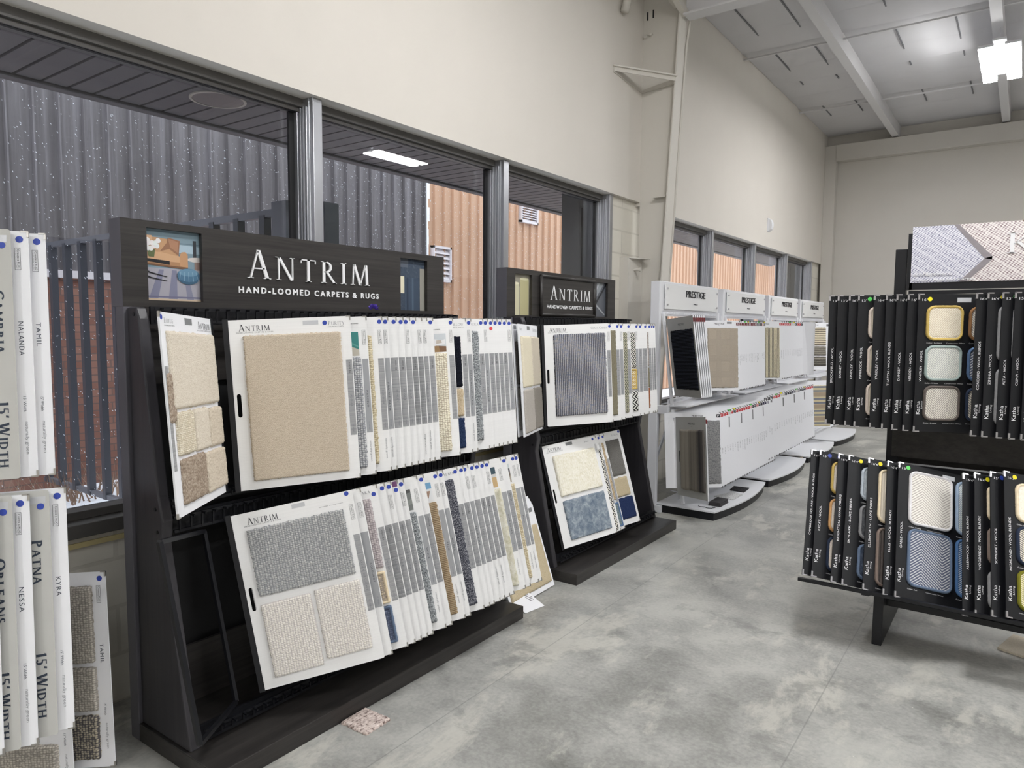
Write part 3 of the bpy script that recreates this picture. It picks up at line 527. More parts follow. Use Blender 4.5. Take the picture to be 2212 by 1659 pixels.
def slab(w, h, t, r=.006, cell=.006, wob=.0012, lump=None, border=0.):
    """soft-edged carpet piece, 0..w x 0..h, back at z=0"""
    key = (round(w, 3), round(h, 3), t, r, cell, wob, lump, border)
    if key in SW: return SW[key]
    nx = max(3, int(w/cell)); ny = max(3, int(h/cell)); X, Y = np.meshgrid(np.linspace(0, w, nx+1), np.linspace(0, h, ny+1))
    if border:   # keep a clean ring of cells at the binding width
        gx = np.array([0, border*.35, border*.7, border]+list(np.linspace(border, w-border, max(3, nx-4)))[1:-1]+[w-border, w-border*.7, w-border*.35, w]); gy = np.array([0, border*.35, border*.7, border]+list(np.linspace(border, h-border, max(3, ny-4)))[1:-1]+[h-border, h-border*.7, h-border*.35, h])
        X, Y = np.meshgrid(gx, gy); nx = len(gx)-1; ny = len(gy)-1
    d0 = np.minimum(np.minimum(X, w-X), np.minimum(Y, h-Y))
    cx = np.clip(X, r, w-r); cy = np.clip(Y, r, h-r); dx = X-cx; dy = Y-cy; L = np.sqrt(dx*dx+dy*dy); m = np.maximum(np.abs(dx), np.abs(dy)); corner = (np.abs(dx) > 1e-9) & (np.abs(dy) > 1e-9)
    f = np.where(corner & (L > 1e-9), m/np.maximum(L, 1e-9), 1.); PX = cx+dx*f; PY = cy+dy*f
    e = border*1.0 if border else min(.007, t*.8); q = np.clip(d0/max(e, 1e-4), 0, 1); Z = t*(.45+.55*np.sqrt(1-(1-q)**2))
    if border:
        s = np.clip(d0/border, 0, 1); Z = np.where(d0 < border*1.001, t*(.4+.75*np.sin(np.pi*np.clip(s*.85+.08, 0, 1))), t*.8)
    if lump == 'deva':
        row = np.floor(Y/.0072); Z += .0019*np.abs(np.sin(np.pi*(X/.0085+.4*row+.35*Y/.0072)))**.8*np.abs(np.sin(np.pi*Y/.0072))**.6-.001+rng.normal(0, .0002, Z.shape)
    elif lump == 'woven': col = np.floor(X/.012); Z += .0035*np.abs(np.sin(np.pi*(Y/.011+.5*col)))*np.abs(np.sin(np.pi*X/.012))**.6-.0015
    elif lump == 'fine': Z += .0009*np.sin(X*900+.6*np.sin(Y*80))*np.sin(Y*820+.6*np.sin(X*70))
    else: Z += rng.normal(0, .0005, Z.shape)*(d0 > 0)
    ed = (d0 < 1e-9); PX = PX+ed*rng.normal(0, wob, Z.shape); PY = PY+ed*rng.normal(0, wob, Z.shape)
    v = np.stack([PX.ravel(), PY.ravel(), Z.ravel()], 1).tolist(); I = lambda i, j: j*(nx+1)+i; fs = []; mi = []
    for j in range(ny):
        for i in range(nx):
            fs.append((I(i, j), I(i+1, j), I(i+1, j+1), I(i, j+1)))
            mi.append(1 if border and (i < 3 or j < 3 or i >= nx-3 or j >= ny-3) else 0)
    ring = [I(i, 0) for i in range(nx+1)]+[I(nx, j) for j in range(1, ny+1)]+[I(i, ny) for i in range(nx-1, -1, -1)]+[I(0, j) for j in range(ny-1, 0, -1)]
    b = len(v); v += [(v[k][0], v[k][1], 0.) for k in ring]; n = len(ring)
    for i in range(n): fs.append((ring[i], b+i, b+(i+1) % n, ring[(i+1) % n])); mi.append(1 if border else 0)
    SW[key] = (v, fs, mi); return SW[key]
SWM = {}
def swatch(parent, x, y, w, h, mat, t=.011, r=.006, cell=.008, lump=None, bind=None, name='carpet_swatch', label=None):
    key = (round(w, 3), round(h, 3), mat, t, r, cell, lump, bind)
    if key not in SWM:
        v, f, mi = slab(w, h, t, r, cell, .0002 if bind else .0012, lump, .011 if bind else 0.)
        me = bpy.data.meshes.new('carpet_swatch'); me.from_pydata(v, [], f); me.materials.append(CM[mat])
        if bind: me.materials.append(BIND[bind]); me.polygons.foreach_set('material_index', mi)
        me.polygons.foreach_set('use_smooth', [True]*len(f)); me.update(); SWM[key] = me
    o = link(name, SWM[key], parent); o.location = (x, y, .0005)
    if label: o['label'] = label
    return o
SH = {}
def shared(key, build):
    if key not in SH: SH[key] = build()
    return SH[key]
def round_rect(x0, y0, x1, y1, r, corners='all', n=4):
    pts = []
    for cx, cy, a, nm in ((x1-r, y0+r, -90, 'br'), (x1-r, y1-r, 0, 'tr'), (x0+r, y1-r, 90, 'tl'), (x0+r, y0+r, 180, 'bl')):
        if corners == 'all' or nm in corners:
            for i in range(n+1): q = math.radians(a+90*i/n); pts.append((cx+r*math.cos(q), cy+r*math.sin(q)))
        else: pts.append((cx+(r if 'r' in nm else -r), cy+(r if nm[0] == 't' else -r)))
    return pts
def card_mesh(w, h, mat, corners, handle=None, t=.004):
    """thin card; a real slot is left open where there is a hand hole (x0,y0,x1,y1)"""
    def b():
        m = MB()
        if not handle: m.prism([(a, c, -t) for a, c in round_rect(0, 0, w, h, .007, corners)], (0, 0, t))
        else:
            x0, y0, x1, y1 = handle; m.box(0, 0, -t, x0, h, 0)
            out = round_rect(0, 0, w, h, .007, corners); r = (x1-x0)/2; xc = (x0+x1)/2
            m.prism([(a, c, -t) for a, c in [(x1, 0)]+[p for p in out if p[0] > x1+.001]+[(x1, h)]], (0, 0, t))
            arcb = [(xc+r*math.cos(q), y0+r-r*math.sin(q)) for q in np.linspace(0, math.pi, 9)]; m.prism([(a, c, -t) for a, c in [(x0, 0), (x1, 0)]+arcb], (0, 0, t))
            arct = [(xc-r*math.cos(q), y1-r+r*math.sin(q)) for q in np.linspace(0, math.pi, 9)]; m.prism([(a, c, -t) for a, c in [(x1, h), (x0, h)]+arct], (0, 0, t))
        return m.mesh('card', mat)
    return shared(('card', w, h, mat.name, corners, handle), b)
def clip_mesh(mat, sx, sy, L=.016):
    def b():
        m = MB(); q = .0035 if L < .022 else .006; m.box(min(0, -sx*L), -q*.6 if sy > 0 else -.0015, -.0055, max(0, -sx*L), .0015 if sy > 0 else q*.6, .0016); m.box(-q if sx > 0 else -.0015, min(0, -sy*L), -.0055, .0015 if sx > 0 else q, max(0, -sy*L), .0016); return m.mesh('corner_clip', mat)
    return shared(('clip', mat.name, sx, sy, L), b)
def dot(parent, x, y, mat, r=.0088):
    o = link('dot_sticker', shared(('dot', mat.name, r), lambda: MB().disc(0, 0, .0002, r, 18, .0005).mesh('dot', mat)), parent); o.location = (x, y, 0); return o
def plate(parent, name, x0, y0, x1, y1, mat, z=.0003, t=.0004):
    o = MB().box(x0, y0, z, x1, y1, z+t).obj(name, mat, parent); return o
def stamp(t, x, y, mi=0):
    """CREATE-A-RUG box: x left edge, y top; reads downwards"""
    mb = MB(); t.c.append(mb); t.v = 1; w, h = .0135, .058; z = .0004
    for a in ((x, y-h, x+.0007, y), (x+w-.0007, y-h, x+w, y), (x, y-.0007, x+w, y), (x, y-h, x+w, y-h+.0007)): mb.box(a[0], a[1], z, a[2], a[3], z+.0003, mi)
    put_text(mb, sans('Create a RUG'), x+.0058, y-.004, .05, .0052, .0006, -1, 0, mi); put_text(mb, sans('Your Style. Your Size. Your Make.'), x+.002, y-.004, .05, .002, .0006, -1, 0, mi)
AW, AH = .464, .647
def antrim(M, label, group, h=AH, spec=None, first=False):
    """white Antrim board; local x from hinge to free edge, y up from the bottom"""
    s = spec or {}; w = AW; T = lambda v: h-v
    r = thing('carpet_sample_board', label, 'sample board', M @ Matrix.Translation((0, -h, 0)), group)
    link('card', card_mesh(w, h, s.get('card', CARD), 'trbr', (.025, h-.367, .04, h-.278) if first else None), r)
    if first:
        m = MB(); m.box(-.006, -.004, -.009, .014, h+.004, .003)
        for q in (.09, .35, .6): m.disc(.004, h-q, .003, .003, 10, .001)
        m.obj('binder_strip', BLACKM, r, .001)
    t = LT()
    for f in s.get('txt', ()): put_text(t, *f)
    bd = s.get('band')
    if bd:
        link('name_band', shared(('band', h, bd[0], bool(s.get('sw'))), lambda: MB().box(w-(.027 if s.get('sw') else .052), h-.473, .0003, w-.0035, h-.172, .0007).mesh('band', {'l': BANDL, 'd': BANDD, 's': BANDS}[bd[0]])), r)
        if bd[1]:
            L = .0098*len(bd[1]); put_text(t, sans(bd[1], 0, 1.25), w-.019, T(.335-L/2), L, .007, .001, -1, 0, 0 if bd[0] == 's' else 2)
        if len(bd) > 2: put_text(t, sans('HIGH $$'), w-.018, T(.185), .04, .007, .001, -1)
        put_text(t, sans("15' Width"), w-.018, T(.43), .033, .006, .001, -1, 0, 2)
    if s.get('rug'): stamp(t, w-.0215, T(.055), 0)
    if s.get('green'): put_text(t, sans('naturally green'), w-.02, T(.508), .085, .009, .0006, -1, 0, 1)
    if t.v: t.obj('lettering', [INK, INKG, INKM], r)
    for c, dx, dy in s.get('dots', ()): dot(r, w-dx, T(dy), c)
    for p in s.get('photo', ()):
        m = MB(); x0, y0, x1, y1 = p[0]; mats = []
        for i, (c, pts) in enumerate(p[1]): mats.append(flat('print_%d_%d_%d' % c, c, .4)); m.prism([(x0+a*(x1-x0), T(y1)+b_*(y1-y0), .0003+i*.0001) for a, b_ in pts], (0, 0, .0002), i)
        m.obj('printed_photo', mats, r)
    for q in s.get('sw', ()):
        x0, y0, x1, y1, mt = q[:5]; k = q[5] if len(q) > 5 else {}; swatch(r, x0, T(y1), x1-x0, y1-y0, mt, **k)
    for x0, y0, x1, y1, mt in s.get('lab', ()): plate(r, 'paper_label', x0, T(y1), x1, T(y0), mt)
    if s.get('clips', True):
        for sy, yy in ((1, h), (-1, 0)): o = link('corner_clip', clip_mesh(CLIP, 1, sy), r); o.location = (w, yy, 0)
    return r
SQ = [(0, 0), (1, 0), (1, 1), (0, 1)]
def hdr(h, big='ANTRIM', sub='HAND-LOOMED CARPETS & RUGS', nm=None, x=.049):
    o = [(serif(big), x, h-.043, .112, .025, .0006, 0), (sans(sub, 0, 1.45), x-.009, h-.051, .132, .005, .0006, 0)]
    if nm: o += [(serif(nm), .378, h-.033, .0105*len(nm), .016, .0006, 0, 0, 1), (sans("AVAILABLE IN 15' WIDTH"), .376, h-.041, .062, .004, .0006, 0)]
    return o
ORD = ['first', 'second', 'third', 'fourth', 'fifth', 'sixth', 'seventh', 'eighth', 'ninth', 'tenth', 'eleventh', 'twelfth', 'thirteenth', 'fourteenth', 'fifteenth', 'sixteenth', 'seventeenth', 'eighteenth', 'nineteenth', 'twentieth', 'twenty-first', 'twenty-second', 'twenty-third', 'twenty-fourth', 'twenty-fifth']
B1 = ('dots',)
def bl(*p): return [(BLUE, a, b_) for a, b_ in p]
D = bl((.0125, .021)); STRIP = lambda a, b_, m, x1=.43, wd=.06, **k: (x1-wd, a, x1, b_, m, dict(dict(cell=.006), **k))
ROOM = [((206, 212, 216), SQ), ((122, 92, 70), [(0, 0), (1, 0), (1, .3), (0, .38)]), ((150, 120, 84), [(0, 0), (.62, 0), (.55, .33), (0, .38)]), ((232, 232, 234), [(.2, .32), (.95, .42), (.95, .7), (.75, .62), (.3, .72)]), ((196, 186, 176), [(.4, .45), (.75, .5), (.7, .66), (.42, .64)])]
TEALP = [((58, 136, 132), SQ), ((196, 190, 176), [(0, 0), (1, 0), (1, .26), (0, .4)]), ((92, 160, 152), [(0, .5), (1, .34), (1, .4), (0, .6)])]
GREYP = [((128, 132, 130), SQ), ((150, 154, 150), [(0, .2), (1, .3), (1, .55), (0, .4)]), ((90, 92, 92), [(0, .8), (1, .85), (1, 1), (0, 1)])]
SKYP = [((236, 238, 240), SQ), ((126, 176, 214), [(0, .6), (1, .6), (1, .92), (0, .92)]), ((170, 140, 122), [(.1, .5), (.8, .48), (.5, .1)])]
FLRP = [((206, 176, 130), SQ), ((60, 84, 96), [(.3, .62), (1, .6), (1, 1), (.3, 1)]), ((216, 216, 214), [(0, .5), (1, .5), (1, .66), (0, .66)])]
BEDP = [((120, 112, 104), SQ), ((206, 214, 214), [(0, .75), (1, .75), (1, 1), (0, 1)]), ((64, 64, 68), [(0, .5), (1, .55), (1, .74), (0, .74)]), ((176, 166, 152), [(.3, 0), (1, 0), (1, .4)])]
U1 = [dict(txt=hdr(AH, nm='PURITY'), sw=[(.063, .06, .422, .613, 'beige', dict(t=.014, cell=.0022, lump='fine'))], band=('l', 'ALOHA', 1), dots=bl((.099, .023)), lab=[(.283, .012, .341, .028, SILVER)]),
 dict(txt=[(sans('GET INSPIRED'), .40, AH-.03, .03, .004, .0006, 0)], photo=[((.395, .062, .427, .158), TEALP)], sw=[(.37, .165, .431, .615, 'greyknot', dict(lump='woven', cell=.004))], rug=1, band=('s', 'MARCELO'), green=1),
 dict(sw=[(.37, .075, .415, .61, 'rope', dict(lump='woven', cell=.004))], dots=D, rug=1, band=('l', 'BUDDHA'), green=1), dict(dots=D, rug=1, band=('s', 'PRAIRIE PATH'), green=1), dict(dots=D, band=('l', 'HENLEY', 1)), dict(dots=D, band=('l', 'STONE', 1)), dict(dots=bl((.019, .02)), rug=1, band=('l', 'ISLA')),
 dict(dots=D, band=('d', 'IMOGENE', 1)), dict(rug=1, band=('d', 'MANDALA'), txt=[(sans('Design & Performance'), AW-.02, AH-.52, .09, .006, .0006, -1)]), dict(rug=1, band=('l', 'TABOO RUN'), green=1), dict(dots=D, band=('l', 'POLO', 1)),
 dict(txt=[(sans('GET INSPIRED'), .35, AH-.053, .05, .004, .0006, 0)], photo=[((.345, .07, .425, .155), ROOM)], dots=D, rug=1, sw=[(.34, .16, .424, .62, 'woven', dict(lump='woven', cell=.004, t=.014))], band=('l', 'SIENA')),
 dict(txt=[(serif('WILLOW'), .38, AH-.034, .07, .014, .0006, 0, 0, 1), (sans("IN 15' WIDTH"), .40, AH-.044, .05, .004, .0006, 0)], sw=[STRIP(.085, .325, 'black'), STRIP(.333, .465, 'tan'), STRIP(.475, .62, 'navy')], band=('l', 'HIGHLANDS', 1)),
 dict(dots=D, rug=1, band=('s', 'MEADOWLANDS PLAID'), green=1), dict(txt=[(serif('EUREKA'), .375, AH-.032, .065, .014, .0006, 0, 0, 1)], sw=[STRIP(.06, .6, 'greytw', t=.012, x1=.434)], band=('l', 'ESTATE', 1), dots=D),
 dict(dots=D, rug=1, band=('s', 'WISTERIA COTTAGE')), dict(dots=D+[(RED, .0125, .048)], band=('l', 'VESPER', 1)), dict(dots=D, band=('l', 'MARINA', 1)), dict(dots=D, band=('l', 'WEST END')), dict(dots=D, band=('l', 'TRELLIS', 1)), dict(dots=D, rug=1, band=('s', 'MOMBASA'))]
U1Y = [1.915, 2.001, 2.088, 2.122, 2.171, 2.213, 2.253, 2.29, 2.329, 2.362, 2.401, 2.539, 2.634, 2.673, 2.767, 2.804, 2.847, 2.884, 2.923, 2.963, 3.004]
U1L = {0: 'large white board with one big beige tweed swatch at the front of the upper row', 1: 'white board with a teal photo and grey white braided strip, beside the big beige swatch', 2: 'white board with a thin cream rope strip near the front of the upper row',
 11: 'white board with a sofa photo above a thick cream woven strip in the upper row', 12: 'white board with black, tan and navy swatch strips in the upper row', 14: 'white board with a long grey and black zigzag strip in the upper row', 16: 'white board with a red dot below its blue dot, upper row', 20: 'last white board at the far end of the near stand upper row'}
def auto(i, s, row): 
    k = {'s': 'plain grey', 'l': 'streaked grey', 'd': 'dark grey'}[s['band'][0]]
    return '%s white board of the near stand %s row, %s name band%s' % (ORD[i], row, k, ', green mark' if s.get('green') else '')
ex, ey = Vector((.551, .833, .05)), Vector((-.054, -.024, .998))
for i, (yf, s) in enumerate(zip(U1Y, U1)):
    M = frame(ex, ey, (0, 0, 0)); F = Vector((-2.172, yf, 1.588)); M.translation = F-M.to_3x3() @ Vector((AW, 0, 0))
    antrim(M, U1L.get(i) or auto(i, s, 'upper'), 'boards in the upper row of the near stand', AH, s, i == 0)
LH = .665
L1 = [dict(txt=[(serif('ANTRIM'), .067, LH-.046, .112, .026, .0006, 0), (sans('HAND-LOOMED CARPETS & RUGS', 0, 1.45), .055, LH-.053, .132, .005, .0006, 0), (sans('GET INSPIRED  o o o o  antrimcarpets'), .332, LH-.043, .09, .004, .0006, 0)], sw=[(.06, .065, .418, .318, 'silver', dict(lump='deva', cell=.0021, t=.013)), (.058, .35, .24, .627, 'ivory', dict(lump='deva', cell=.0021, t=.012)), (.255, .344, .428, .612, 'ivory', dict(lump='deva', cell=.0021, t=.012))], dots=bl((.023, .01)), rug=1, band=('l', 'DEVA DELIGHT'), lab=[(.234, .006, .283, .022, SILVER)], clips=False),
 dict(rug=1, band=('s', 'CORDUROY')), dict(txt=[(serif('KARA'), .385, LH-.03, .05, .014, .0006, 0, 0, 1)], sw=[STRIP(.05, .33, 'lav', lump='deva', cell=.0035), STRIP(.345, .475, 'creamsq', bind='cream'), STRIP(.485, .635, 'slate', bind='slate')], dots=bl((.018, .036)), band=('l', 'KERRY', 1)),
 dict(dots=D, band=('d', 'VARNI', 1)), dict(dots=D, rug=1, band=('l', 'ISLE')), dict(dots=bl((.0125, .04)), band=('l', 'DEVA OMNI', 1), lab=[(.44, .004, .46, .026, flat('purple_label', (110, 70, 110), .5))]), dict(dots=D, rug=1, band=('l', 'DEVA CRAFTED')),
 dict(photo=[((.39, .05, .425, .14), GREYP)], sw=[STRIP(.15, .63, 'greytw', t=.012, x1=.432)], rug=1, band=('s', 'SANUR'), green=1), dict(dots=D, band=('l', 'AVALON', 1)), dict(photo=[((.385, .035, .425, .12), SKYP)], sw=[STRIP(.13, .635, 'gold', t=.012, x1=.434)], dots=D, rug=1, band=('s', 'TAZO'), green=1),
 dict(dots=D, rug=1, band=('s', 'WILDER'), green=1), dict(txt=[(serif('ALMA'), .39, LH-.03, .055, .014, .0006, 0, 0, 1)], sw=[STRIP(.05, .635, 'char', t=.012, x1=.436)], dots=D, band=('l', 'SAHARA', 1)), dict(dots=D, band=('l', 'SANTO', 1)), dict(dots=bl((.018, .02)), rug=1, band=('s', 'FENG SHUI')), dict(dots=D, rug=1, band=('l', 'LOFT')), dict(dots=D, band=('l', 'STUDIO', 1), green=1), dict(dots=D, band=('l', 'RIVER', 1), green=1), dict(dots=D, rug=1, band=('l', 'MOSAIC')),
 dict(photo=[((.385, .04, .425, .14), FLRP)], sw=[STRIP(.15, .64, 'moss', t=.012, x1=.434)], rug=1, band=('s', 'DEVA ADORN'), green=1), dict(dots=D, band=('l', 'MIRAGE', 1)), dict(photo=[((.39, .04, .425, .135), BEDP)], sw=[STRIP(.145, .635, 'rope', lump='woven', cell=.004, x1=.435)], dots=D, rug=1, band=('s', 'MINA'), green=1), dict(dots=D, rug=1, band=('l', 'MONA'), green=1)]
L1Y = [1.836, 1.879, 1.965, 2.008, 2.045, 2.082, 2.117, 2.198, 2.239, 2.329, 2.366, 2.465, 2.508, 2.542, 2.587, 2.625, 2.665, 2.701, 2.799, 2.842, 2.917, 2.946]
L1L = {0: 'large white board with a grey knotted swatch above two ivory knotted swatches', 1: 'white board with plain grey band just behind the ivory knotted swatches', 2: 'white board with lavender, cream and slate braided strips in the lower row', 7: 'white board with grey photo and grey black strip in the lower row', 9: 'white board with a long gold corded strip in the lower row', 11: 'white board with a long charcoal woven strip in the lower row', 18: 'white board with a pale mossy strip under a wood floor photo, lower row', 20: 'white board with thin cream rope strip under a bedroom photo, lower row', 21: 'last white board at the far end of the near stand lower row', 5: 'white board with a purple label at its top corner in the lower row'}
ex, ey = Vector((.64, .748, .177)), Vector((-.199, -.061, .978))
for i, (yf, s) in enumerate(zip(L1Y, L1)):
    M = frame(ex, ey, (0, 0, 0)); F = Vector((-2.084, yf, .916-.017*i/21)); M.translation = F-M.to_3x3() @ Vector((AW, 0, 0))
    antrim(M, L1L.get(i) or auto(i, s, 'lower'), 'boards in the lower row of the near stand', LH, s, i == 0)
# the board swung open to the left, with a second one behind it
F = Vector((-2.165, 1.145, 1.59)); H = Vector((-2.46, 1.498, 1.57)); eyl = Vector((-.06, -.006, .638))
def flipped(F, H, eyv, label, group, sws, txts, h=AH, w=.46, name='carpet_sample_board', cardm=None, extra=None, hinge='binder_strip'):
    M = frame(H-F, eyv, F); r = thing(name, label, 'sample board', M @ Matrix.Translation((0, -h, 0)), group)
    link('card', card_mesh(w, h, cardm or CARDW, 'tlbl'), r); m = MB(); m.box(w-.012, -.004, -.009, w+.006, h+.004, .003); m.obj(hinge, BLACKM, r, .001)
    t = LT()
    for f in txts: put_text(t, *f)
    if t.v: t.obj('lettering', [INK, INKG], r)
    for x0, y0, x1, y1, mt in sws: swatch(r, x0, h-y1, x1-x0, y1-y0, mt, t=.012, cell=.006)
    return r
r = flipped(F, H, eyl, 'white board swung open at left with beige, cream and brown loop swatches', None, [(.034, .06, .44, .308, 'oat'), (.042, .318, .178, .457, 'cream'), (.188, .318, .315, .46, 'oat'), (.323, .324, .452, .462, 'sand'), (.05, .47, .25, .615, 'taupe'), (.26, .475, .452, .617, 'sand')],
 [(serif('LOTUS'), .03, AH-.033, .07, .016, .0006, 0, 0, 1), (sans('AVAILABLE IN 15 WIDTH'), .03, AH-.043, .08, .004, .0006, 0), (serif('ANTRIM'), .315, AH-.042, .115, .026, .0006, 0), (sans('HAND-LOOMED CARPETS & RUGS', 0, 1.45), .305, AH-.05, .135, .005, .0006, 0)])
dot(r, .012, AH-.016, BLUE); plate(r, 'paper_label', .2, AH-.032, .262, AH-.01, TAPE); plate(r, 'name_band', .004, AH-.5, .026, AH-.17, BANDL)
for sy, yy in ((1, AH), (-1, 0)): link('corner_clip', clip_mesh(CLIP, -1, sy), r).location = (0, yy, 0)
off = Vector((-.012, .004, -.004)); r = flipped(F+off, H+off, eyl, 'white board half hidden behind the board swung open at left', None, [], []); swatch(r, -.004, .3, .05, .16, 'taupe', t=.014)
# far dark stand
ex, ey = Vector((.617, .786, .038)), Vector((-.047, 0, .999)); H2 = .637
A2 = [dict(txt=hdr(H2, nm=None)+[(serif('COSTA CALMA'), .33, H2-.034, .11, .016, .0006, 0, 0, 1)], sw=[(.075, .06, .425, .575, 'denim', dict(t=.013, cell=.0045))], dots=bl((.006, .02)), rug=1, band=('l', 'COSTA CALMA', 1)),
 dict(sw=[STRIP(.045, .6, 'olive', x1=.436, wd=.05)], dots=D, band=('l', 'IRELAND', 1)), dict(dots=D, rug=1, band=('s', 'ODESSA')), dict(sw=[STRIP(.06, .6, 'zigg', x1=.436, wd=.05)], dots=D, rug=1, band=('l', 'ANDROS')), dict(sw=[STRIP(.06, .3, 'zigbw', x1=.44, wd=.06), STRIP(.31, .45, 'ringy', x1=.443, wd=.06, bind='gold'), STRIP(.465, .6, 'zigk', x1=.446, wd=.06)], dots=D, rug=1, band=('s', 'VEGA'), green=1),
 dict(dots=D, band=('l', 'ORION', 1)), dict(dots=D, band=('l', 'POLARIS', 1)), dict(sw=[STRIP(.06, .3, 'pinkg', x1=.44), STRIP(.31, .45, 'olive', x1=.44), STRIP(.455, .6, 'rust', x1=.44)], dots=D, band=('l', 'RIO', 1)), dict(dots=D, band=('l', 'CASA')), dict(dots=D, band=('d', 'LUNA'))]
A2L = ['white board with a big blue grey ribbed swatch on the farther dark stand', 'white board with an olive strip beside the blue grey ribbed swatch', 'white board right of the olive strip on the farther dark stand', 'white board with a green zigzag strip on the farther dark stand', 'white board with zigzag, yellow ring and black strips on the farther dark stand', 'white board right of the yellow ring strip on the farther dark stand', 'white board left of the rust strip on the farther dark stand', 'white board with grey, olive and rust strips on the farther dark stand', 'second to last white board of the farther dark stand upper row', 'last white board of the farther dark stand upper row, beside the white stand']
for i, (yf, s) in enumerate(zip([4.079, 4.201, 4.254, 4.363, 4.483, 4.541, 4.623, 4.692, 4.723, 4.762], A2)):
    M = frame(ex, ey, (0, 0, 0)); F = Vector((-2.164, yf, 1.575)); M.translation = F-M.to_3x3() @ Vector((AW, 0, 0)); antrim(M, A2L[i], 'boards in the upper row of the farther dark stand', H2, s, i == 0)
F = Vector((-2.292, 3.232, 1.566)); H = Vector((-2.45, 3.668, 1.554)); eyl = Vector((-.05, 0, .637))
r = flipped(F, H, eyl, 'white board swung open on the farther dark stand with four cream and grey swatches', None, [(.04, .07, .245, .36, 'creamp'), (.255, .07, .44, .36, 'beigep'), (.04, .375, .245, .62, 'lgrey'), (.255, .375, .44, .62, 'mgrey')], [(serif('AURA'), .03, H2-.035, .06, .015, .0006, 0, 0, 1), (serif('ANTRIM'), .33, H2-.04, .1, .022, .0006, 0, 0, 1)], H2)
plate(r, 'paper_label', .2, H2-.03, .26, H2-.008, TAPE)
off = Vector((-.03, -.01, 0)); r = flipped(F+off, H+off*.6, eyl, 'white board with dark grey swatches behind the four swatch board', None, [(.03, .1, .25, .34, 'dgrey'), (.03, .36, .25, .6, 'greyp')], [], H2); plate(r, 'paper_label', .02, H2-.03, .07, H2-.008, TAPE)
ex, ey = Vector((.326, .942, .075)), Vector((-.304, -.026, .953)); H3 = .65
A3 = [dict(txt=hdr(H3, nm=None)+[(sans('GET INSPIRED'), .36, H3-.03, .04, .005, .0006, 0)], sw=[(.075, .075, .425, .335, 'shag', dict(t=.018, cell=.0045)), (.08, .365, .425, .612, 'bluevel', dict(t=.014, cell=.0045))], dots=bl((.028, .018)), rug=1, lab=[(.205, .006, .26, .026, TAPE)]),
 dict(sw=[STRIP(.1, .64, 'spot', x1=.444, wd=.05)], dots=D, rug=1, band=('l', 'LEOPARD')), dict(sw=[STRIP(.06, .45, 'tanw', x1=.44), STRIP(.47, .63, 'tealw', x1=.452, bind='blue')], dots=D, band=('l', 'TANGIER')),
 dict(txt=[(serif('SAXON'), .38, H3-.035, .06, .014, .0006, 0, 0, 1)], sw=[(.05, .06, .435, .31, 'greyp'), (.03, .325, .23, .455, 'sandp'), (.24, .325, .43, .455, 'sandp'), (.04, .465, .235, .61, 'dgrey'), (.25, .465, .44, .61, 'navyp')], lab=[(.1, .006, .16, .026, TAPE)], dots=bl((.012, .012)))]
A3L = ['white board with an ivory shag swatch above a blue grey velvet swatch', 'white board with black spotted strip beside the ivory shag swatch', 'white board with tan and teal strips on the farther dark stand lower row', 'white board with grey, sand, brown and navy swatches on the farther dark stand']
for i, (yf, s) in enumerate(zip([4.145, 4.202, 4.261, 4.493], A3)):
    M = frame(ex, ey, (0, 0, 0)); F = Vector((-2.299, yf, .826)); M.translation = F-M.to_3x3() @ Vector((AW, 0, 0)); antrim(M, A3L[i], 'boards in the lower row of the farther dark stand', H3, s, i == 0)
# boards at the left edge of the photo
def left_board(F, ex, ey, label, grey, name, h=.65, sws=(), rug=1, lw=.046):
    M = frame(ex, ey, (0, 0, 0)); M.translation = Vector(F)-M.to_3x3() @ Vector((AW, 0, 0)); r = thing('carpet_sample_board', label, 'sample board', M @ Matrix.Translation((0, -h, 0)), 'boards of the rack at the left edge'); T = lambda v: h-v
    link('card', card_mesh(AW, h, CARDG if grey else CARDW, 'trbr'), r); t = LT(); w = AW
    if grey:
        n = len(name); put_text(t, serif(name, .8, .2, .11), w-.043, T(.16 if n > 6 else .13), .0235*n, .024, .0006, -1, 0, 2); put_text(t, serif("15' WIDTH", .8, .2, .11), w-.043, T(.45 if n > 5 else .43), .17, .024, .0006, -1, 0, 2)
        plate(r, 'clear_label', w-.046, T(.035), w-.008, T(.016), SILVER)
    else:
        put_text(t, sans(name, 0, 1.2), w-.03, T(.24), .0128*len(name), .0115, .0006, -1, 0, 2); put_text(t, sans("15' Width"), w-.026, T(.438), .04, .007, .0006, -1, 0, 2); put_text(t, sans('naturally green'), w-.026, T(.505), .085, .01, .0006, -1, 0, 1)
        if rug: stamp(t, w-.032, T(.045), 0)
    t.obj('lettering', [INK, INKG, INKB], r); dot(r, w-.02, T(.022 if not grey else .042), BLUE)
    for x0, y0, x1, y1, mt in sws: swatch(r, x0, T(y1), x1-x0, y1-y0, mt, t=.014, cell=.006)
    if not grey:
        for sy, yy in ((1, h), (-1, 0)): link('corner_clip', clip_mesh(CLIP, 1, sy), r).location = (w, yy, 0)
    return r
ex, ey = Vector((.55, .833, .02)), Vector((-.075, .011, .648))
for y, z, g, nm, lb in ((.84, 1.792, 0, 'TAMIL', 'rightmost white board of the upper row at the left edge'), (.799, 1.794, 0, 'NALANDA', 'white board between the grey board and rightmost one at the upper left edge'), (.758, 1.795, 1, 'CAMBRIA', 'grey board with large serif lettering in the upper row at left edge')):
    left_board((-2.164, y, z), ex, ey, lb, g, nm, sws=[(.3, .3, .405, .56, 'oat')] if g else [(.3, .2, .412, .6, 'cream')])
ey = Vector((-.097, -.006, .645))
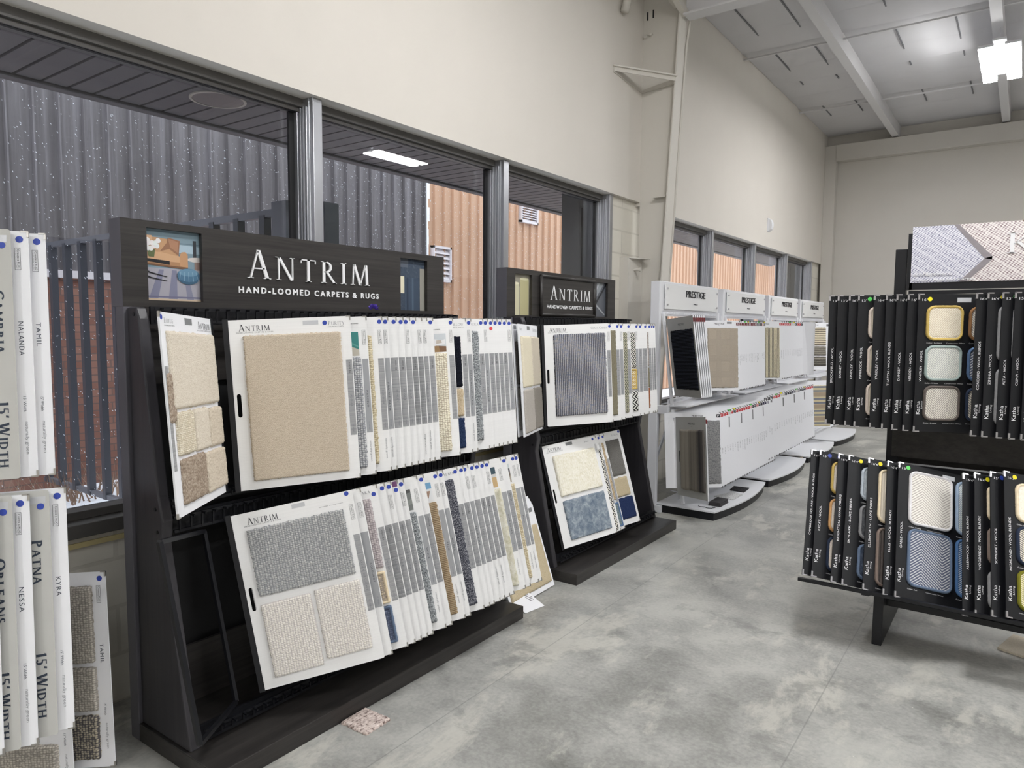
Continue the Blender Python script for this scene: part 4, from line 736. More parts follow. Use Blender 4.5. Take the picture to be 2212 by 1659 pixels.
for y, z, g, nm, lb in ((.838, 1.105, 0, 'KYRA', 'rightmost white board of the lower row at the left edge'), (.797, 1.105, 1, 'PATNA', 'grey board beside the rightmost white board of the lower left row'), (.75, 1.102, 0, 'NESSA', 'white board between two grey boards in the lower row at left edge'), (.711, 1.107, 1, 'ORLEANS', 'grey board third from the right in the lower left corner, white board either side'), (.674, 1.111, 0, 'DAVINA', 'white board left of the two grey boards in the lower left corner')):
    left_board((-2.105, y, z), ex, ey, lb, g, nm, sws=[] if g else [(.3, .15, .413, .6, 'cream')])
ex2 = Vector((.8, .6, .06)); ey2 = Vector((-.1, -.009, .629))
left_board((-2.45, 1.084, .727), ex2, ey2, 'white board low behind the lower left row with three grey loop swatches', 0, 'TAMIL', sws=[(.22, .045, .418, .3, 'houndl'), (.22, .315, .42, .46, 'houndl'), (.2, .475, .42, .62, 'houndd')])
left_board((-2.48, .97, .665), ex2, ey2, 'white board with woven grey swatch in the bottom left corner', 0, 'TULA', sws=[(.1, .47, .42, .62, 'houndl')])

# ---------------------------------------------------------------- display stands
def teeth(m, x, z, y0, y1, dz, hook=.03, pitch=.043, dx=0.):
    m.box(x-.005, y0, z-.005, x+.005, y1, z+.005); m.box(x-.005-dx, y0, z-dz-.005, x+.005-dx, y1, z-dz+.005); y = y0+.02
    while y < y1: m.bar((x+.004, y, z), (x+.004-dx, y, z-dz), .006, .006, upv=(0, 1, 0)); m.box(x+.004, y-.003, z-.003, x+.03, y+.003, z+.003); y += pitch
def dark_stand(y0, y1, label, xf):
    r = thing('display_stand', label, 'display stand', (-2.35, (y0+y1)/2, 0)); P = lambda *a, **k: part(r, *a, **k)
    P(MB().box(-2.6, y0, 0, xf, y1, .068), 'platform', WOODK, .003)
    for y in (y0, y1-.06): P(MB().box(-2.66, y, 0, -2.6, y+.06, 1.615), 'upright', WOODLIT, .003)  # uprights take the lightened tone, as lit from the near end
    P(MB().box(-2.64, y0+.06, .068, -2.62, y1-.06, 1.615), 'back_panel', BLACK)
    P(MB().box(-2.6, y0+.04, .07, -2.585, y1-.04, .30), 'kick_board', WOODK)
    P(MB().box(-2.616, y0+.06, 1.33, -2.602, y1-.06, 1.613), 'upper_panel', WOODK)
    for y in (y0+.012, y1-.05):
        m = MB(); m.prism([(-2.6, y, .068), (-2.27, y, .068), (-2.42, y, .78), (-2.405, y, .86), (-2.43, y, .95), (-2.52, y, 1.57), (-2.54, y, 1.61), (-2.6, y, 1.61)], (0, .04, 0)); P(m, 'side_panel', WOODZ, .006)
        m = MB()
        for x, z in ((-2.55, 1.585), (-2.45, .9), (-2.44, .82)): m.tube([(x, y-.003, z), (x, y+.043, z)], .007, 8)
        P(m, 'bolt', BLACKM)
    a, b = y0+.06, y1-.06
    for x, z, dz, hk in ((-2.50, 1.605, .045, .07), (-2.43, .925, .02, .035), (-2.42, .865, .05, .04), (-2.26, .13, .03, .02)):
        m = MB(); teeth(m, x, z, a, b, dz, hk); m.box(x-.04, a, z-dz-.01, x-.028, b, z+.008); P(m, 'slot_rail', BLACKM)
    return r
def emptyframe(r, pts, label=None):
    m = MB()
    for a, b in zip(pts, pts[1:]+pts[:1]): m.bar(a, b, .014, .014)
    return part(r, m, 'wing_frame', BLACKM)
def recess_header(r, y0, y1, z0, z1, wins, x=-2.6):
    m = MB(); ys = [y0]+[q for w in wins for q in (w[0], w[1])]+[y1]
    for i in range(0, len(ys), 2): m.box(x-.018, ys[i], z0, x, ys[i+1], z1)
    for w in wins: m.box(x-.018, w[0], z0, x, w[1], w[2]); m.box(x-.018, w[0], w[3], x, w[1], z1)
    e = MB(); e.box(x-.08, y0-.001, z0, x-.001, y0+.012, z1); part(r, e, 'header_end', WOODLIT, .002); m.box(x-.08, y1-.02, z0, x-.018, y1, z1); m.box(x-.08, y0, z1-.02, x-.018, y1, z1); m.box(x-.08, y0, z0, x-.018, y1, z0+.012); m.box(x-.08, y0, z0, x-.07, y1, z1)  # header end is coloured lighter in place of light striking it
    part(r, m, 'header_board', WOODK)
def wallpic(r, y0, z0, y1, z1, shapes, x, name='printed_photo'):
    m = MB(); mats = []
    for i, (c, pts) in enumerate(shapes):
        mats.append(c if not isinstance(c, tuple) else flat('print_%d_%d_%d' % c, c, .35)); m.prism([(x+i*.00012, y0+a*(y1-y0), z0+b*(z1-z0)) for a, b in pts], (.00005, 0, 0), i)
    return part(r, m, name, mats)
def wall_text(r, items, x, mats=INKW, depth=.006, name='lettering'):
    """text on a plane facing +x reading towards +y; items: (textdata, y, z, w, h)"""
    m = MB(); q = MB()
    for tv, y, z, w, h in items: put_text(q, tv, y, z, w, h, 0, 0, depth)
    m.v = [(x+c, a, b) for a, b, c in q.v]; m.f = q.f; m.mi = q.mi; return part(r, m, name, mats)
ell = lambda cx, cy, rx, ry, n=18: [(cx+rx*math.cos(2*math.pi*i/n), cy+ry*math.sin(2*math.pi*i/n)) for i in range(n)]
RUGP = carpet('photo_rug', [(120, 124, 148), (168, 170, 180), (206, 206, 206), (130, 134, 156)], 'velvet', .25, 0.)
s1 = dark_stand(1.248, 3.02, 'long dark woodgrain display stand in front with a living room photo on its sign', -2.09)
recess_header(s1, 1.248, 2.965, 1.612, 1.925, [(1.34, 1.553, 1.638, 1.9), (2.632, 2.832, 1.63, 1.895)])
ROOMB = [((126, 148, 160), SQ), ((104, 126, 140), [(0, .93), (1, .93), (1, .945), (0, .945)]), ((104, 126, 140), [(0, .8), (1, .8), (1, .812), (0, .812)]), ((168, 190, 204), [(.2, .68), (1, .68), (1, .78), (.2, .8)]), ((56, 60, 66), [(.86, .62), (.92, .62), (.92, .86), (.86, .86)]), ((206, 200, 196), ell(.95, .6, .2, .035)), ((140, 120, 112), [(.88, .36), (1.0, .36), (1.0, .57), (.88, .57)]),
 ((164, 162, 172), [(0, 0), (1, 0), (1, .46), (0, .46)]), ((126, 128, 150), [(.06, .02), (.22, .02), (.34, .44), (.26, .44)]), ((126, 128, 150), [(.4, .02), (.56, .02), (.56, .44), (.48, .44)]), ((132, 134, 154), [(.74, .02), (.86, .02), (.74, .44), (.68, .44)]), ((112, 112, 138), [(0, .07), (1, .07), (1, .09), (0, .09)]), ((196, 176, 152), [(0, 0), (1, 0), (1, .05), (0, .06)]),
 ((120, 88, 66), [(0, .5), (.76, .46), (.76, .5), (0, .55)]), ((172, 132, 98), [(0, .52), (.74, .49), (.74, .6), (0, .6)]), ((190, 150, 114), [(0, .6), (.6, .6), (.6, .84), (.2, .86), (0, .86)]), ((204, 164, 128), [(.0, .56), (.62, .55), (.63, .63), (.3, .67), (.0, .67)]), ((190, 148, 112), [(.62, .5), (.76, .49), (.76, .66), (.72, .7), (.65, .69), (.62, .65)]), ((212, 174, 140), [(.0, .88), (.15, .88), (.16, .78), (.0, .77)]), ((150, 110, 86), [(.28, .68), (.44, .72), (.6, .64), (.625, .84), (.42, .87), (.4, .8)]), ((170, 128, 102), [(.42, .86), (.6, .82), (.58, .68), (.46, .74)]),
 ((34, 34, 38), [(0, .545), (.44, .51), (.44, .56), (0, .58)]), ((34, 34, 38), [(0, .425), (.1, .385), (.37, .345), (.4, .35), (.12, .4), (.0, .44)]), ((34, 34, 38), [(0, .365), (.1, .32), (.37, .29), (.4, .295), (.12, .335), (0, .38)]), ((100, 110, 76), [(.09, .6), (.18, .6), (.2, .7), (.06, .7)])]+[((226+3*(i % 4), 228+2*(i % 3), 230), ell(.03+.05*(i % 5)+.02*(i // 5), .71+.035*(i // 3), .042, .034)) for i in range(11)]+[
 ((62, 96, 122), ell(.76, .36, .2, .1, 24)), ((76, 114, 142), ell(.76, .385, .2, .09, 24)), ((104, 142, 168), ell(.76, .42, .175, .05, 24))]+[((150, 178, 196), [(.59+.085*i, .29+.012*abs(i-2)), (.597+.085*i, .29+.012*abs(i-2)), (.627+.067*i, .43), (.62+.067*i, .43)]) for i in range(5)]
wallpic(s1, 1.335, 1.63, 1.56, 1.91, ROOMB, -2.6225)
LOOMP = [(carpet('photo_weave', [(70, 80, 94), (140, 148, 154), (176, 178, 176)], 'stripe_v', 2.2, 0.), SQ), ((84, 92, 104), [(.05, .8), (.4, .8), (.4, 1), (.05, 1)]), ((60, 74, 92), [(.28, 0), (.78, 0), (.78, .62), (.28, .62)]), ((44, 56, 74), [(.34, 0), (.4, 0), (.4, .62), (.34, .62)]), ((80, 96, 114), [(.52, 0), (.58, 0), (.58, .62), (.52, .62)]), ((228, 222, 196), [(.0, .34), (.26, .34), (.26, .64), (0, .64)]), ((150, 148, 140), [(.8, 0), (1, 0), (1, .8), (.8, .8)])]
wallpic(s1, 2.625, 1.62, 2.84, 1.91, LOOMP, -2.6225)
wall_text(s1, [(serif('ANTRIM', .83, .115, .05, .17), 1.747, 1.742, .669, .117)], -2.6); wall_text(s1, [(sans('HAND-LOOMED CARPETS & RUGS', .05, 1.42), 1.706, 1.68, .77, .026)], -2.6, depth=.004, name='small_lettering')
emptyframe(s1, [(-2.42, 1.421, .79), (-2.111, 1.095, .887), (-1.969, 1.123, .278), (-2.28, 1.445, .17)])
fl = MB()
for i in range(26):
    a = random.uniform(0, 6.28); e = random.uniform(-.3, 1.2); q = Vector((math.cos(a)*math.cos(e), math.sin(a)*math.cos(e), math.sin(e))); p = Vector((-2.5, 2.35, 1.632)); t_ = q.orthogonal().normalized()*.009
    fl.add([p, p+q*.014+t_, p+q*random.uniform(.02, .027), p+q*.014-t_], [(0, 1, 2, 3)])
tag(fl.obj('ribbon_bow', flat('purple_ribbon', (92, 70, 180), .5)), 'small purple ribbon bow on top of the near dark stand', 'bow')
s2 = dark_stand(3.6, 5.105, 'shorter dark woodgrain display stand farther back with a framed nameplate', -2.105)
recess_header(s2, 3.551, 4.975, 1.606, 1.912, [(3.64, 3.825, 1.622, 1.882), (4.68, 4.857, 1.628, 1.882)])
wallpic(s2, 3.63, 1.61, 3.83, 1.89, [((150, 146, 132), SQ), ((120, 112, 98), [(0, .72), (.6, .68), (.6, .76), (0, .8)]), ((206, 202, 172), [(0, 0), (.42, 0), (.42, .76), (0, .76)]), ((224, 220, 194), ell(.2, .76, .22, .03)), ((184, 178, 138), [(.46, 0), (.94, 0), (.94, .86), (.46, .86)]), ((206, 202, 170), ell(.7, .87, .24, .035))], -2.6225)
wallpic(s2, 4.67, 1.62, 4.865, 1.89, [((92, 96, 104), SQ), ((150, 156, 162), [(0, .4), (.9, 1), (0, 1)]), ((186, 190, 194), [(.1, .62), (.5, .95), (.42, .98), (.1, .72)]), ((40, 44, 50), [(0, .3), (1, .98), (1, .9), (.05, .24)]), ((170, 174, 178), [(.1, .36), (.9, .06), (.92, .1), (.12, .42)])], -2.6225)
m = MB(); m.box(-2.6, 3.915, 1.63, -2.588, 4.625, 1.882); part(s2, m, 'nameplate', WOODK)
m = MB()
for a, b in (((3.915, 1.63), (4.625, 1.63)), ((3.915, 1.882), (4.625, 1.882)), ((3.915, 1.63), (3.915, 1.882)), ((4.625, 1.63), (4.625, 1.882))): m.tube([(-2.588, a[0], a[1]), (-2.588, b[0], b[1])], .012, 10)
part(s2, m, 'moulding', WOODK, smooth=True)
wall_text(s2, [(serif('ANTRIM', .85, .11, .05, .17), 4.026, 1.73, .538, .093)], -2.588, depth=.003); wall_text(s2, [(sans('HANDWOVEN CARPETS & RUGS', .04, 1.15), 3.985, 1.672, .611, .024)], -2.588, depth=.002, name='small_lettering')
# rack behind the boards at the left edge (mostly beyond the photo)
r = thing('display_rack', 'black rack behind the sample boards at the left edge', 'display rack', (-2.55, .1, 0))
for y in (-.55, .36): part(r, MB().box(-2.62, y, 0, -2.57, y+.05, 1.85), 'upright', BLACKM)
for x, z in ((-2.44, 1.80), (-2.36, 1.12), (-2.38, 1.10), (-2.28, .44)): m = MB(); m.box(x-.012, -.55, z-.012, x+.012, .40, z+.012); m.box(-2.6, -.55, z-.01, x, -.52, z+.01); m.box(-2.6, .37, z-.01, x, .40, z+.01); part(r, m, 'rail', BLACKM)

# ---------------------------------------------------------------- white stands along the far windows
SPANS = [(5.49, 6.87), (7.0, 8.42), (8.56, 9.88), (10.0, 11.36)]
WLAB = ['nearest white display stand with an open black board on its left', 'second white display stand counting from the near one', 'third white display stand counting from the near one', 'farthest white display stand, nearest the back wall']
for k, (y0, y1) in enumerate(SPANS):
    r = thing('white_display_stand', WLAB[k], 'display stand', (-2.3, (y0+y1)/2, 0), 'white display stands below the far windows'); P = lambda *a, **q: part(r, *a, **q)
    n = 14; bul = [(-1.945+.075*math.sin(math.pi*i/n)**.9, y0+(y1-y0)*i/n) for i in range(n+1)]
    P(MB().prism([(-2.45, y0, .064), *[(a, b, .064) for a, b in bul], (-2.45, y1, .064)], (0, 0, .015)), 'base_top', WHITEM, .002)
    P(MB().prism([(-2.44, y0+.012, 0), *[(a-.012, min(max(b, y0+.012), y1-.012), 0) for a, b in bul], (-2.44, y1-.012, 0)], (0, 0, .064)), 'plinth', BLACKM)
    for y in (y0-.02, y1-.025):
        m = MB(); m.box(-2.53, y, 0, -2.45, y+.045, 1.93 if y < y0 else 1.69); m.box(-2.56, y, 0, -2.40, y+.045, .06); m.bar((-2.49, y+.022, .87), (-2.36, y+.022, .87), .045, .07); P(m, 'side_frame', WHITEM, .004)
        m = MB(); m.bar((-2.45, y+.08, 1.665), (-2.35, y+.08, .89), .03, .02, upv=(1, 0, 0)); P(m, 'rack_post', WHITEM, .002)
        m = MB(); m.bar((-2.345, y+.08, .87), (-2.235, y+.08, .085), .035, .022, upv=(1, 0, 0)); P(m, 'rack_post', WHITEM, .002)
    P(MB().bar((-2.51, y0+.05, .35), (-2.50, y0+.75, 1.2), .012, .03), 'cross_brace', WHITEM)
    m = MB(); m.box(-2.52, y0+.03, 1.685, -2.46, y1, 1.935); P(m, 'sign_box', WHITEM, .006)
    P(MB().box(-2.452, y0+.085, 1.705, -2.446, y1-.06, 1.91), 'acrylic_panel', flat('acrylic', (232, 233, 234), .15, 0, .6))
    m = MB()
    for y in (y0+.12, y1-.09):
        for z in (1.74, 1.875): m.tube([(-2.46, y, z), (-2.436, y, z)], .009, 10)
    P(m, 'standoff', CHROME)
    wall_text(r, [(sans('PRESTIGE', .012), y0+.53*(y1-y0)/1.38, 1.815, .455, .06)], -2.446, flat('black_ink', (34, 35, 38), .5), .005); wall_text(r, [(sans('MILLS'), y0+.71*(y1-y0)/1.38, 1.752, .095, .011)], -2.446, INK, .002, 'small_lettering')
    for x, z in ((-2.44, 1.665), (-2.36, .93), (-2.345, .87), (-2.25, .14)):
        m = MB(); m.box(x-.03, y0+.05, z-.02, x-.024, y1-.03, z+.022); y = y0+.08
        while y < y1-.05: m.box(x-.024, y, z-.004, x-.005, y+.006, z+.016); y += .03
        P(m, 'slot_rail', WHITEM)
    P(MB().box(-2.40, y0+.04, .895, -2.22, y1-.03, .905), 'shelf', WHITEM)
TAGC = {'m': (112, 34, 40), 'r': (196, 48, 54), 'k': (36, 32, 44), 'n': (40, 36, 70), 'p': (222, 168, 170), 'g': (128, 126, 130), 'w': (210, 205, 205)}
def prest(M, label, group, w, h, tagc, name, spec=None):
    s = spec or {}; r = thing('carpet_sample_board', label, 'sample board', M @ Matrix.Translation((0, -h, 0)), group); T = lambda v: h-v
    link('card', card_mesh(w, h, CARDW, 'trbr'), r)
    if tagc:
        o = link('colour_tag', shared(('tag', h, tagc), lambda: MB().box(w-.034, h-.042, .0003, w-.002, h-.016, .001).mesh('tag', flat('tag_'+tagc, TAGC[tagc], .5))), r)
        m = MB(); put_text(m, sans('PMWCV'[len(name) % 5]), w-.027, h-.037, .015, .016, .0012); m.obj('tag_lettering', INKW, r)
    t = LT(); put_text(t, sans(name, 0, 1.6), w-.016, T(.30), .0115*len(name), .0062, .0006, -1)
    for f in s.get('txt', ()): put_text(t, *f)
    t.obj('lettering', [INKG if tagc in 'mkw' else INK, INK], r)
    for q in s.get('sw', ()):
        x0, y0, x1, y1, mt = q[:5]; swatch(r, x0, T(y1), x1-x0, y1-y0, mt, t=.006, r=.003, cell=.012)
    for x0, y0, x1, y1, mt in s.get('lab', ()): plate(r, 'paper_label', x0, T(y1), x1, T(y0), mt)
    if s.get('grn'): plate(r, 'size_tab', w-.03, T(.014), w-.004, T(.001), s['grn'])
    for sy, yy in ((1, h), (-1, 0)): link('corner_clip', clip_mesh(CLIPK, 1, sy, .012), r).location = (w, yy, 0)
    return r
NM = ['CANDIDO', 'LUCENT', 'BIANCHI', 'FIORE', 'MOIRE', 'COLORADO', 'SOLEIL', 'CUPAN', 'AERO', 'KEY', 'MAYBE', 'TROPEZ', 'CARDIFF', 'DESTA', 'WINDSOR', 'ASPEN', 'PALERMO', 'SALINA', 'LEFT', 'BRIAN', 'TYRON', 'DESTINA', 'ALFIE', 'KATE']
PTXT = lambda h: [(sans('PRESTIGE', .01), .225, h-.034, .095, .014, .0006, 0, 0, 1), (sans('MILLS'), .262, h-.044, .02, .005, .0006)]
def prow(n, ya, yb, xf, z, ex, ey, h, tags, label, group, first, k0=0):
    for i in range(n):
        y = ya+(yb-ya)*i/max(1, n-1); M = frame(ex, ey, (0, 0, 0)); M.translation = Vector((xf, y, z))-M.to_3x3() @ Vector((AW, 0, 0)); c = tags[i % len(tags)]
        s = first if i == 0 else dict(lab=[(AW-.03, .06, AW-.012, .15, TAPE)] if (i*7+k0) % 5 == 1 and k0 else [], grn=GRN if i % 9 == 4 else (YEL if i % 11 == 6 else None))
        l = first['label'] if i == 0 else ('last board, far end of the %s' % label if i == n-1 else '%s white board from the left of the %s' % (ORD[i], label))
        prest(M, l, group, AW, h, c, NM[(i*5+k0) % 24], s)
EU, NU = Vector((.73, .683, 0)), Vector((-.125, 0, .99)); EL, NL = Vector((.8, .6, .02)), Vector((-.2, 0, .98)); PH = .615
prow(18, 6.282, 7.033, -2.05, 1.612, EU, NU, PH, 'mmmmmmmmmmmmggkkpg', 'nearest white stand upper row', 'boards on the nearest white stand upper row', dict(label='white board with a large taupe plaid swatch on the nearest white stand', sw=[(.165, .066, .445, .59, 'plaid')], txt=PTXT(PH)+[(sans('prestigemills.com'), .27, .014, .07, .007, .0006)], lab=[(.345, .01, .39, .026, TAPE)]))
prow(24, 5.715, 7.194, -2.0, .857, EL, NL, PH, 'krrrwrkrrrrrrpkkrkknnngg', 'nearest white stand lower row', 'boards on the nearest white stand lower row', dict(label='white board with a grey stitched swatch in the nearest white stand lower row', sw=[(.2, .066, .455, .585, 'gdash')], txt=PTXT(PH)), 3)
prow(11, 7.643, 8.473, -2.05, 1.62, EU, NU, .6, 'rrrrrwwkrrk', 'second white stand upper row', 'boards on the second white stand upper row', dict(label='white board with cream and black striped swatch on the second white stand', sw=[(.12, .066, .43, .585, 'vstr')], txt=PTXT(.6)), 0)
prow(22, 7.03, 8.86, -2.0, .89, EL, NL, PH, 'kkkrrrwwkkknnwgkkkrrrr', 'second white stand lower row', 'boards on the second white stand lower row', dict(label='first white board with dark tag in the second white stand lower row', txt=[]), 2)
prow(1, 9.80, 9.80, -2.05, 1.62, EU, NU, .6, 'k', 'third white stand upper row', None, dict(label='white board with one cream and two dark ribbed swatches, third white stand', sw=[(.04, .06, .42, .29, 'hstr'), (.04, .30, .42, .42, 'hdark'), (.04, .43, .42, .55, 'hdark')], txt=PTXT(.6)))
prow(3, 9.78, 9.90, -2.0, .88, EL, NL, .60, 'rrr', 'third white stand lower row', 'boards on the third white stand lower row', dict(label='white board with tan, cream and blue banded swatch on third white stand', sw=[(.06, .06, .44, .58, 'hband')], txt=[]))
# boards swung open to the left on the nearest white stand
def swung(H, e, ey, h, label, group, front, tagc='m', bow=0.):
    M = frame(e, ey, H); r = thing('carpet_sample_board', label, 'sample board', M @ Matrix.Translation((0, -h, 0)), group); w = AW
    link('card', card_mesh(w, h, CARDG if front else CARDW, 'trbr', None, .006), r)
    m = MB(); m.box(w, 0, -.007, w+.003, h, .003); m.obj('white_edging', WHITEM, r)
    o = MB().box(w-.03, h-.05, -.0095, w+.0038, h-.018, -.0062).box(w+.003, h-.05, -.0095, w+.0045, h-.018, .003).obj('colour_tag', flat('tag_'+tagc, TAGC[tagc], .5), r)
    link('corner_clip', clip_mesh(CHROME, 1, 1, .02), r).location = (w, h, 0)
    if bow: MB().tube([(-bow, h-.012, -.003), (.01, h-.012, -.003)], .005, 8).tube([(-bow, .02, -.003), (.01, .02, -.003)], .005, 8).obj('hinge_pin', CHROME, r)
    if front:
        t = LT()
        for f in front[1]: put_text(t, *f)
        t.obj('lettering', INK, r); x0, y0, x1, y1, mt = front[0]; swatch(r, x0, h-y1, x1-x0, y1-y0, mt, t=.012, cell=.01)
        MB().box(.05, h-.36, .0005, .062, h-.27, .0012).obj('hand_slot', BLACK, r)
    return r
PT2 = [(sans('PRESTIGE', .01), .2, PH-.045, .1, .016, .0006), (sans('MILLS'), .24, PH-.06, .02, .005, .0006)]
for i in range(6):
    a = math.radians(-41.5+i*1.1); swung(Vector((-2.4, 5.5+.022*i, 1.616)), Vector((math.cos(a), math.sin(a), .06)), Vector((-.115, -.05, .99)), .635, 'grey board with a black ribbed swatch swung open on the nearest white stand' if i == 0 else '%s white board edge behind the open black ribbed board' % ORD[i-1], 'boards swung open on the nearest white stand', ((.065, .1, .44, .575, 'corrk'), PT2) if i == 0 else None)
swung(Vector((-2.28, 5.452, .822)), Vector((.777, -.617, .12)), Vector((-.2, .17, .965)), .63, 'grey board with a dark faded stripe swatch swung open, lower row', None, ((.075, .1, .44, .575, 'fade'), PT2), 'm', .13)
for i in range(4): swung(Vector((-2.40, 8.36+.05*i, 1.62)), Vector((.80, .6-.12*i, .0)), NU, .6, '%s white board edge at the end of the second white stand upper row' % ORD[i], 'board edges at the end of the second white stand', None, 'km'[i % 2])
# loose samples
def loose(name, label, mat, pts, z, t, M=None, cat='carpet sample'):
    m = MB(); m.prism([(a, b, z) for a, b in pts], (0, 0, t)); o = m.obj(name, CM[mat] if isinstance(mat, str) else mat, bevel=.002); return tag(o, label, cat)
loose('carpet_sample', 'white crackle patterned sample square on the nearest white stand base', 'crack', [(-2.13, 5.98), (-1.95, 5.96), (-1.945, 6.19), (-2.06, 6.24)], .0795, .008)
loose('carpet_sample', 'black leaf patterned sample square on the nearest white stand base', 'leaf', [(-2.10, 6.306), (-1.965, 6.296), (-1.98, 6.49), (-2.12, 6.48)], .0795, .009)
for i in range(3): tag(MB().box(-2.06+.004*i, 5.66, .0795+.012*i, -1.955-.003*i, 5.85, .0905+.012*i).obj('sample_tile', flat('dark_tile', (62, 60, 62), .7, 0, .3, .1, 30), bevel=.002), ('bottom dark tile of the small stack on the nearest white base', 'middle dark tile of the small stack on the nearest white base', 'top dark tile of the small stack on the nearest white base')[i], 'tile', 'dark tiles stacked on the white base')
tag(MB().tube([(-2.12, 5.60, .083), (-2.10, 5.56, .083), (-2.06, 5.575, .083), (-2.03, 5.56, .083), (-2.0, 5.57, .083), (-1.985, 5.62, .083)], .003, 6).obj('wire_loop', BLACKM), 'thin black cord lying beside the dark tiles on the white base', 'wire')
m = MB(); n = 8
P4 = [(-2.23, 8.37), (-2.10, 8.02), (-1.93, 8.30), (-2.06, 8.70)]
for i in range(n+1):
    q = i/n; a = Vector((P4[0][0]+(P4[1][0]-P4[0][0])*q, P4[0][1]+(P4[1][1]-P4[0][1])*q, 0)); b = Vector((P4[3][0]+(P4[2][0]-P4[3][0])*q, P4[3][1]+(P4[2][1]-P4[3][1])*q, 0)); zz = .005+.03*math.sin(math.pi*q); m.v += [(a.x, a.y, zz), (b.x, b.y, zz+.02), (a.x, a.y, zz+.012), (b.x, b.y, zz+.032)]
for i in range(n):
    k = i*4; m.f += [(k, k+1, k+5, k+4), (k+2, k+6, k+7, k+3), (k, k+4, k+6, k+2), (k+1, k+3, k+7, k+5)]; m.mi += [0]*4
m.f += [(0, 2, 3, 1), (n*4, n*4+1, n*4+3, n*4+2)]; m.mi += [0, 0]
tag(m.obj('carpet_sample', CM['woodl']), 'curled beige leaf patterned sample on the floor by the second white stand', 'carpet sample')
v, f, _ = slab(.14, .13, .012, .004, .004, .002)
m = MB(); m.v = v; m.f = list(f); m.mi = [0]*len(f); o = m.obj('carpet_sample', CM['floors'], smooth=True); o.location = (-2.085, 1.768, .0005); o.rotation_euler = (0, 0, math.radians(1)); tag(o, 'square pink grey loop sample lying on the concrete floor', 'carpet sample')
# paper sheet and spare boards leaning beside the near stand
def lean(name, label, cat, pBL, pBR, up, h, mat, t=.003, group=None):
    M = frame(Vector(pBR)-Vector(pBL), Vector(up), pBL); w = (Vector(pBR)-Vector(pBL)).length; r = thing(name, label, cat, M, group); MB().box(0, 0, -t, w, h, 0).obj('card', mat, r); return r, w
r, w = lean('paper_sheet', 'white printed sheet leaning low at the far end of the near platform', 'sheet', (-2.115, 3.075, .003), (-2.09, 3.225, .003), (-.27, .19, .1), .33, CARDW, .001)
t = MB()
for i in range(9): t.box(.012, .30-i*.014, .0003, .05+.006*(i % 3), .3035-i*.014, .0008)
for i in range(7): t.box(.1, .14-i*.012, .0003, .142-.004*(i % 4), .143-i*.012, .0008)
t.obj('lettering', INK, r); plate(r, 'grey_block', .06, .16, .13, .30, BANDL)
for i in range(4):
    r, w = lean('carpet_sample_board', 'spare board with a plain sand coloured swatch leaning past the near stand' if i == 0 else '%s spare white board leaning behind the sand coloured one' % ORD[i-1], 'sample board', (-2.20-.012*i, 3.06+.008*i, .006), (-2.214-.012*i, 3.525+.008*i, .006), (-.16, 0, .46), .50+.012*i, CARDW, .004, 'spare boards leaning beside the near stand')
    if i == 0: swatch(r, .02, .03, w-.04, .35, 'sandp', t=.01)
    MB().box(w-.06, .455, .0004, w-.022, .48, .001).obj('paper_label', TAPE, r); MB().prism([(a, b, .0004) for a, b in round_rect(w-.15, .425, w-.09, .455, .012)], (0, 0, .0006)).obj('hand_slot', BLACK, r)

# ---------------------------------------------------------------- black rack on the right
r = thing('black_display_rack', 'black freestanding display rack at right with a woven rug banner', 'display rack', (0, 4.2, 0)); KS = 1.08; CAM0 = Vector((0, 0, 1.55))
def P(mb, *a, **q): mb.v = [tuple(CAM0+(Vector(v)-CAM0)*KS) for v in mb.v]; return part(r, mb, *a, **q)
for x in (-.54, .81): part(r, MB().box(x-.027, 4.19, .0, x+.027, 4.245, 1.96), 'upright', BLACKM, .003)
for x in (-.514, .81): part(r, MB().prism([(x-.022, 3.79, 0), (x-.022, 4.6, 0), (x-.022, 4.5, .06), (x-.022, 4.25, .26), (x-.022, 3.80, .275)], (.044, 0, 0)), 'foot_panel', BLACKM, .003)
P(MB().box(-.53, 3.86, 1.655, .78, 3.92, 1.70).box(-.53, 3.87, 1.60, .78, 3.90, 1.615), 'top_rail', BLACKM)
m = MB()
for i in range(22): m.box(-.50+i*.058, 3.78, 1.615, -.494+i*.058, 3.90, 1.665)
P(m, 'slot_wires', BLACKM)
P(MB().box(-.53, 3.84, 1.07, .78, 3.9, 1.09).box(-.53, 3.85, .86, .78, 3.9, .90), 'middle_rail', BLACKM); P(MB().box(-.5, 3.87, .93, .78, 3.89, 1.07), 'back_panel', WOODK)
P(MB().box(-.5, 4.0, .36, .78, 4.02, .93), 'lower_back_panel', WOODK)
P(MB().box(-.785, 3.335, .40, .5, 3.352, .414).box(-.5, 3.62, .27, .78, 3.66, .30).box(-.5, 3.75, .30, .78, 3.85, .325), 'bottom_rail', BLACKM)
for x in (-.52, .73): P(MB().bar((x+.015, 3.34, .405), (x+.015, 3.9, .29), .03, .025), 'bottom_arm', BLACKM)
P(MB().box(-.46, 3.86, 1.712, .85, 3.875, 1.73).box(-.46, 3.87, 1.735, .85, 3.9, 1.77).box(-.472, 3.87, 1.735, -.448, 3.9, 2.0), 'banner_frame', BLACKM)
m = MB(); m.box(-.36, 3.865, 1.714, .85, 3.872, 1.722); P(m, 'light_strip', CHROME)
X0, X1, Z0, Z1, Y = -.455, .85, 1.768, 2.028, 3.868
WV1 = carpet('banner_weave_blue', [(128, 128, 150), (180, 180, 198), (232, 232, 238)], 'weave', 1.1, 0., 1.); WV2 = carpet('banner_weave_brown', [(136, 116, 118), (196, 184, 186), (240, 235, 232)], 'weave', 1., 0., 1.)
P(MB().box(X0, Y, Z0, X1, Y+.012, Z1), 'banner_board', WHITEM)
m = MB()
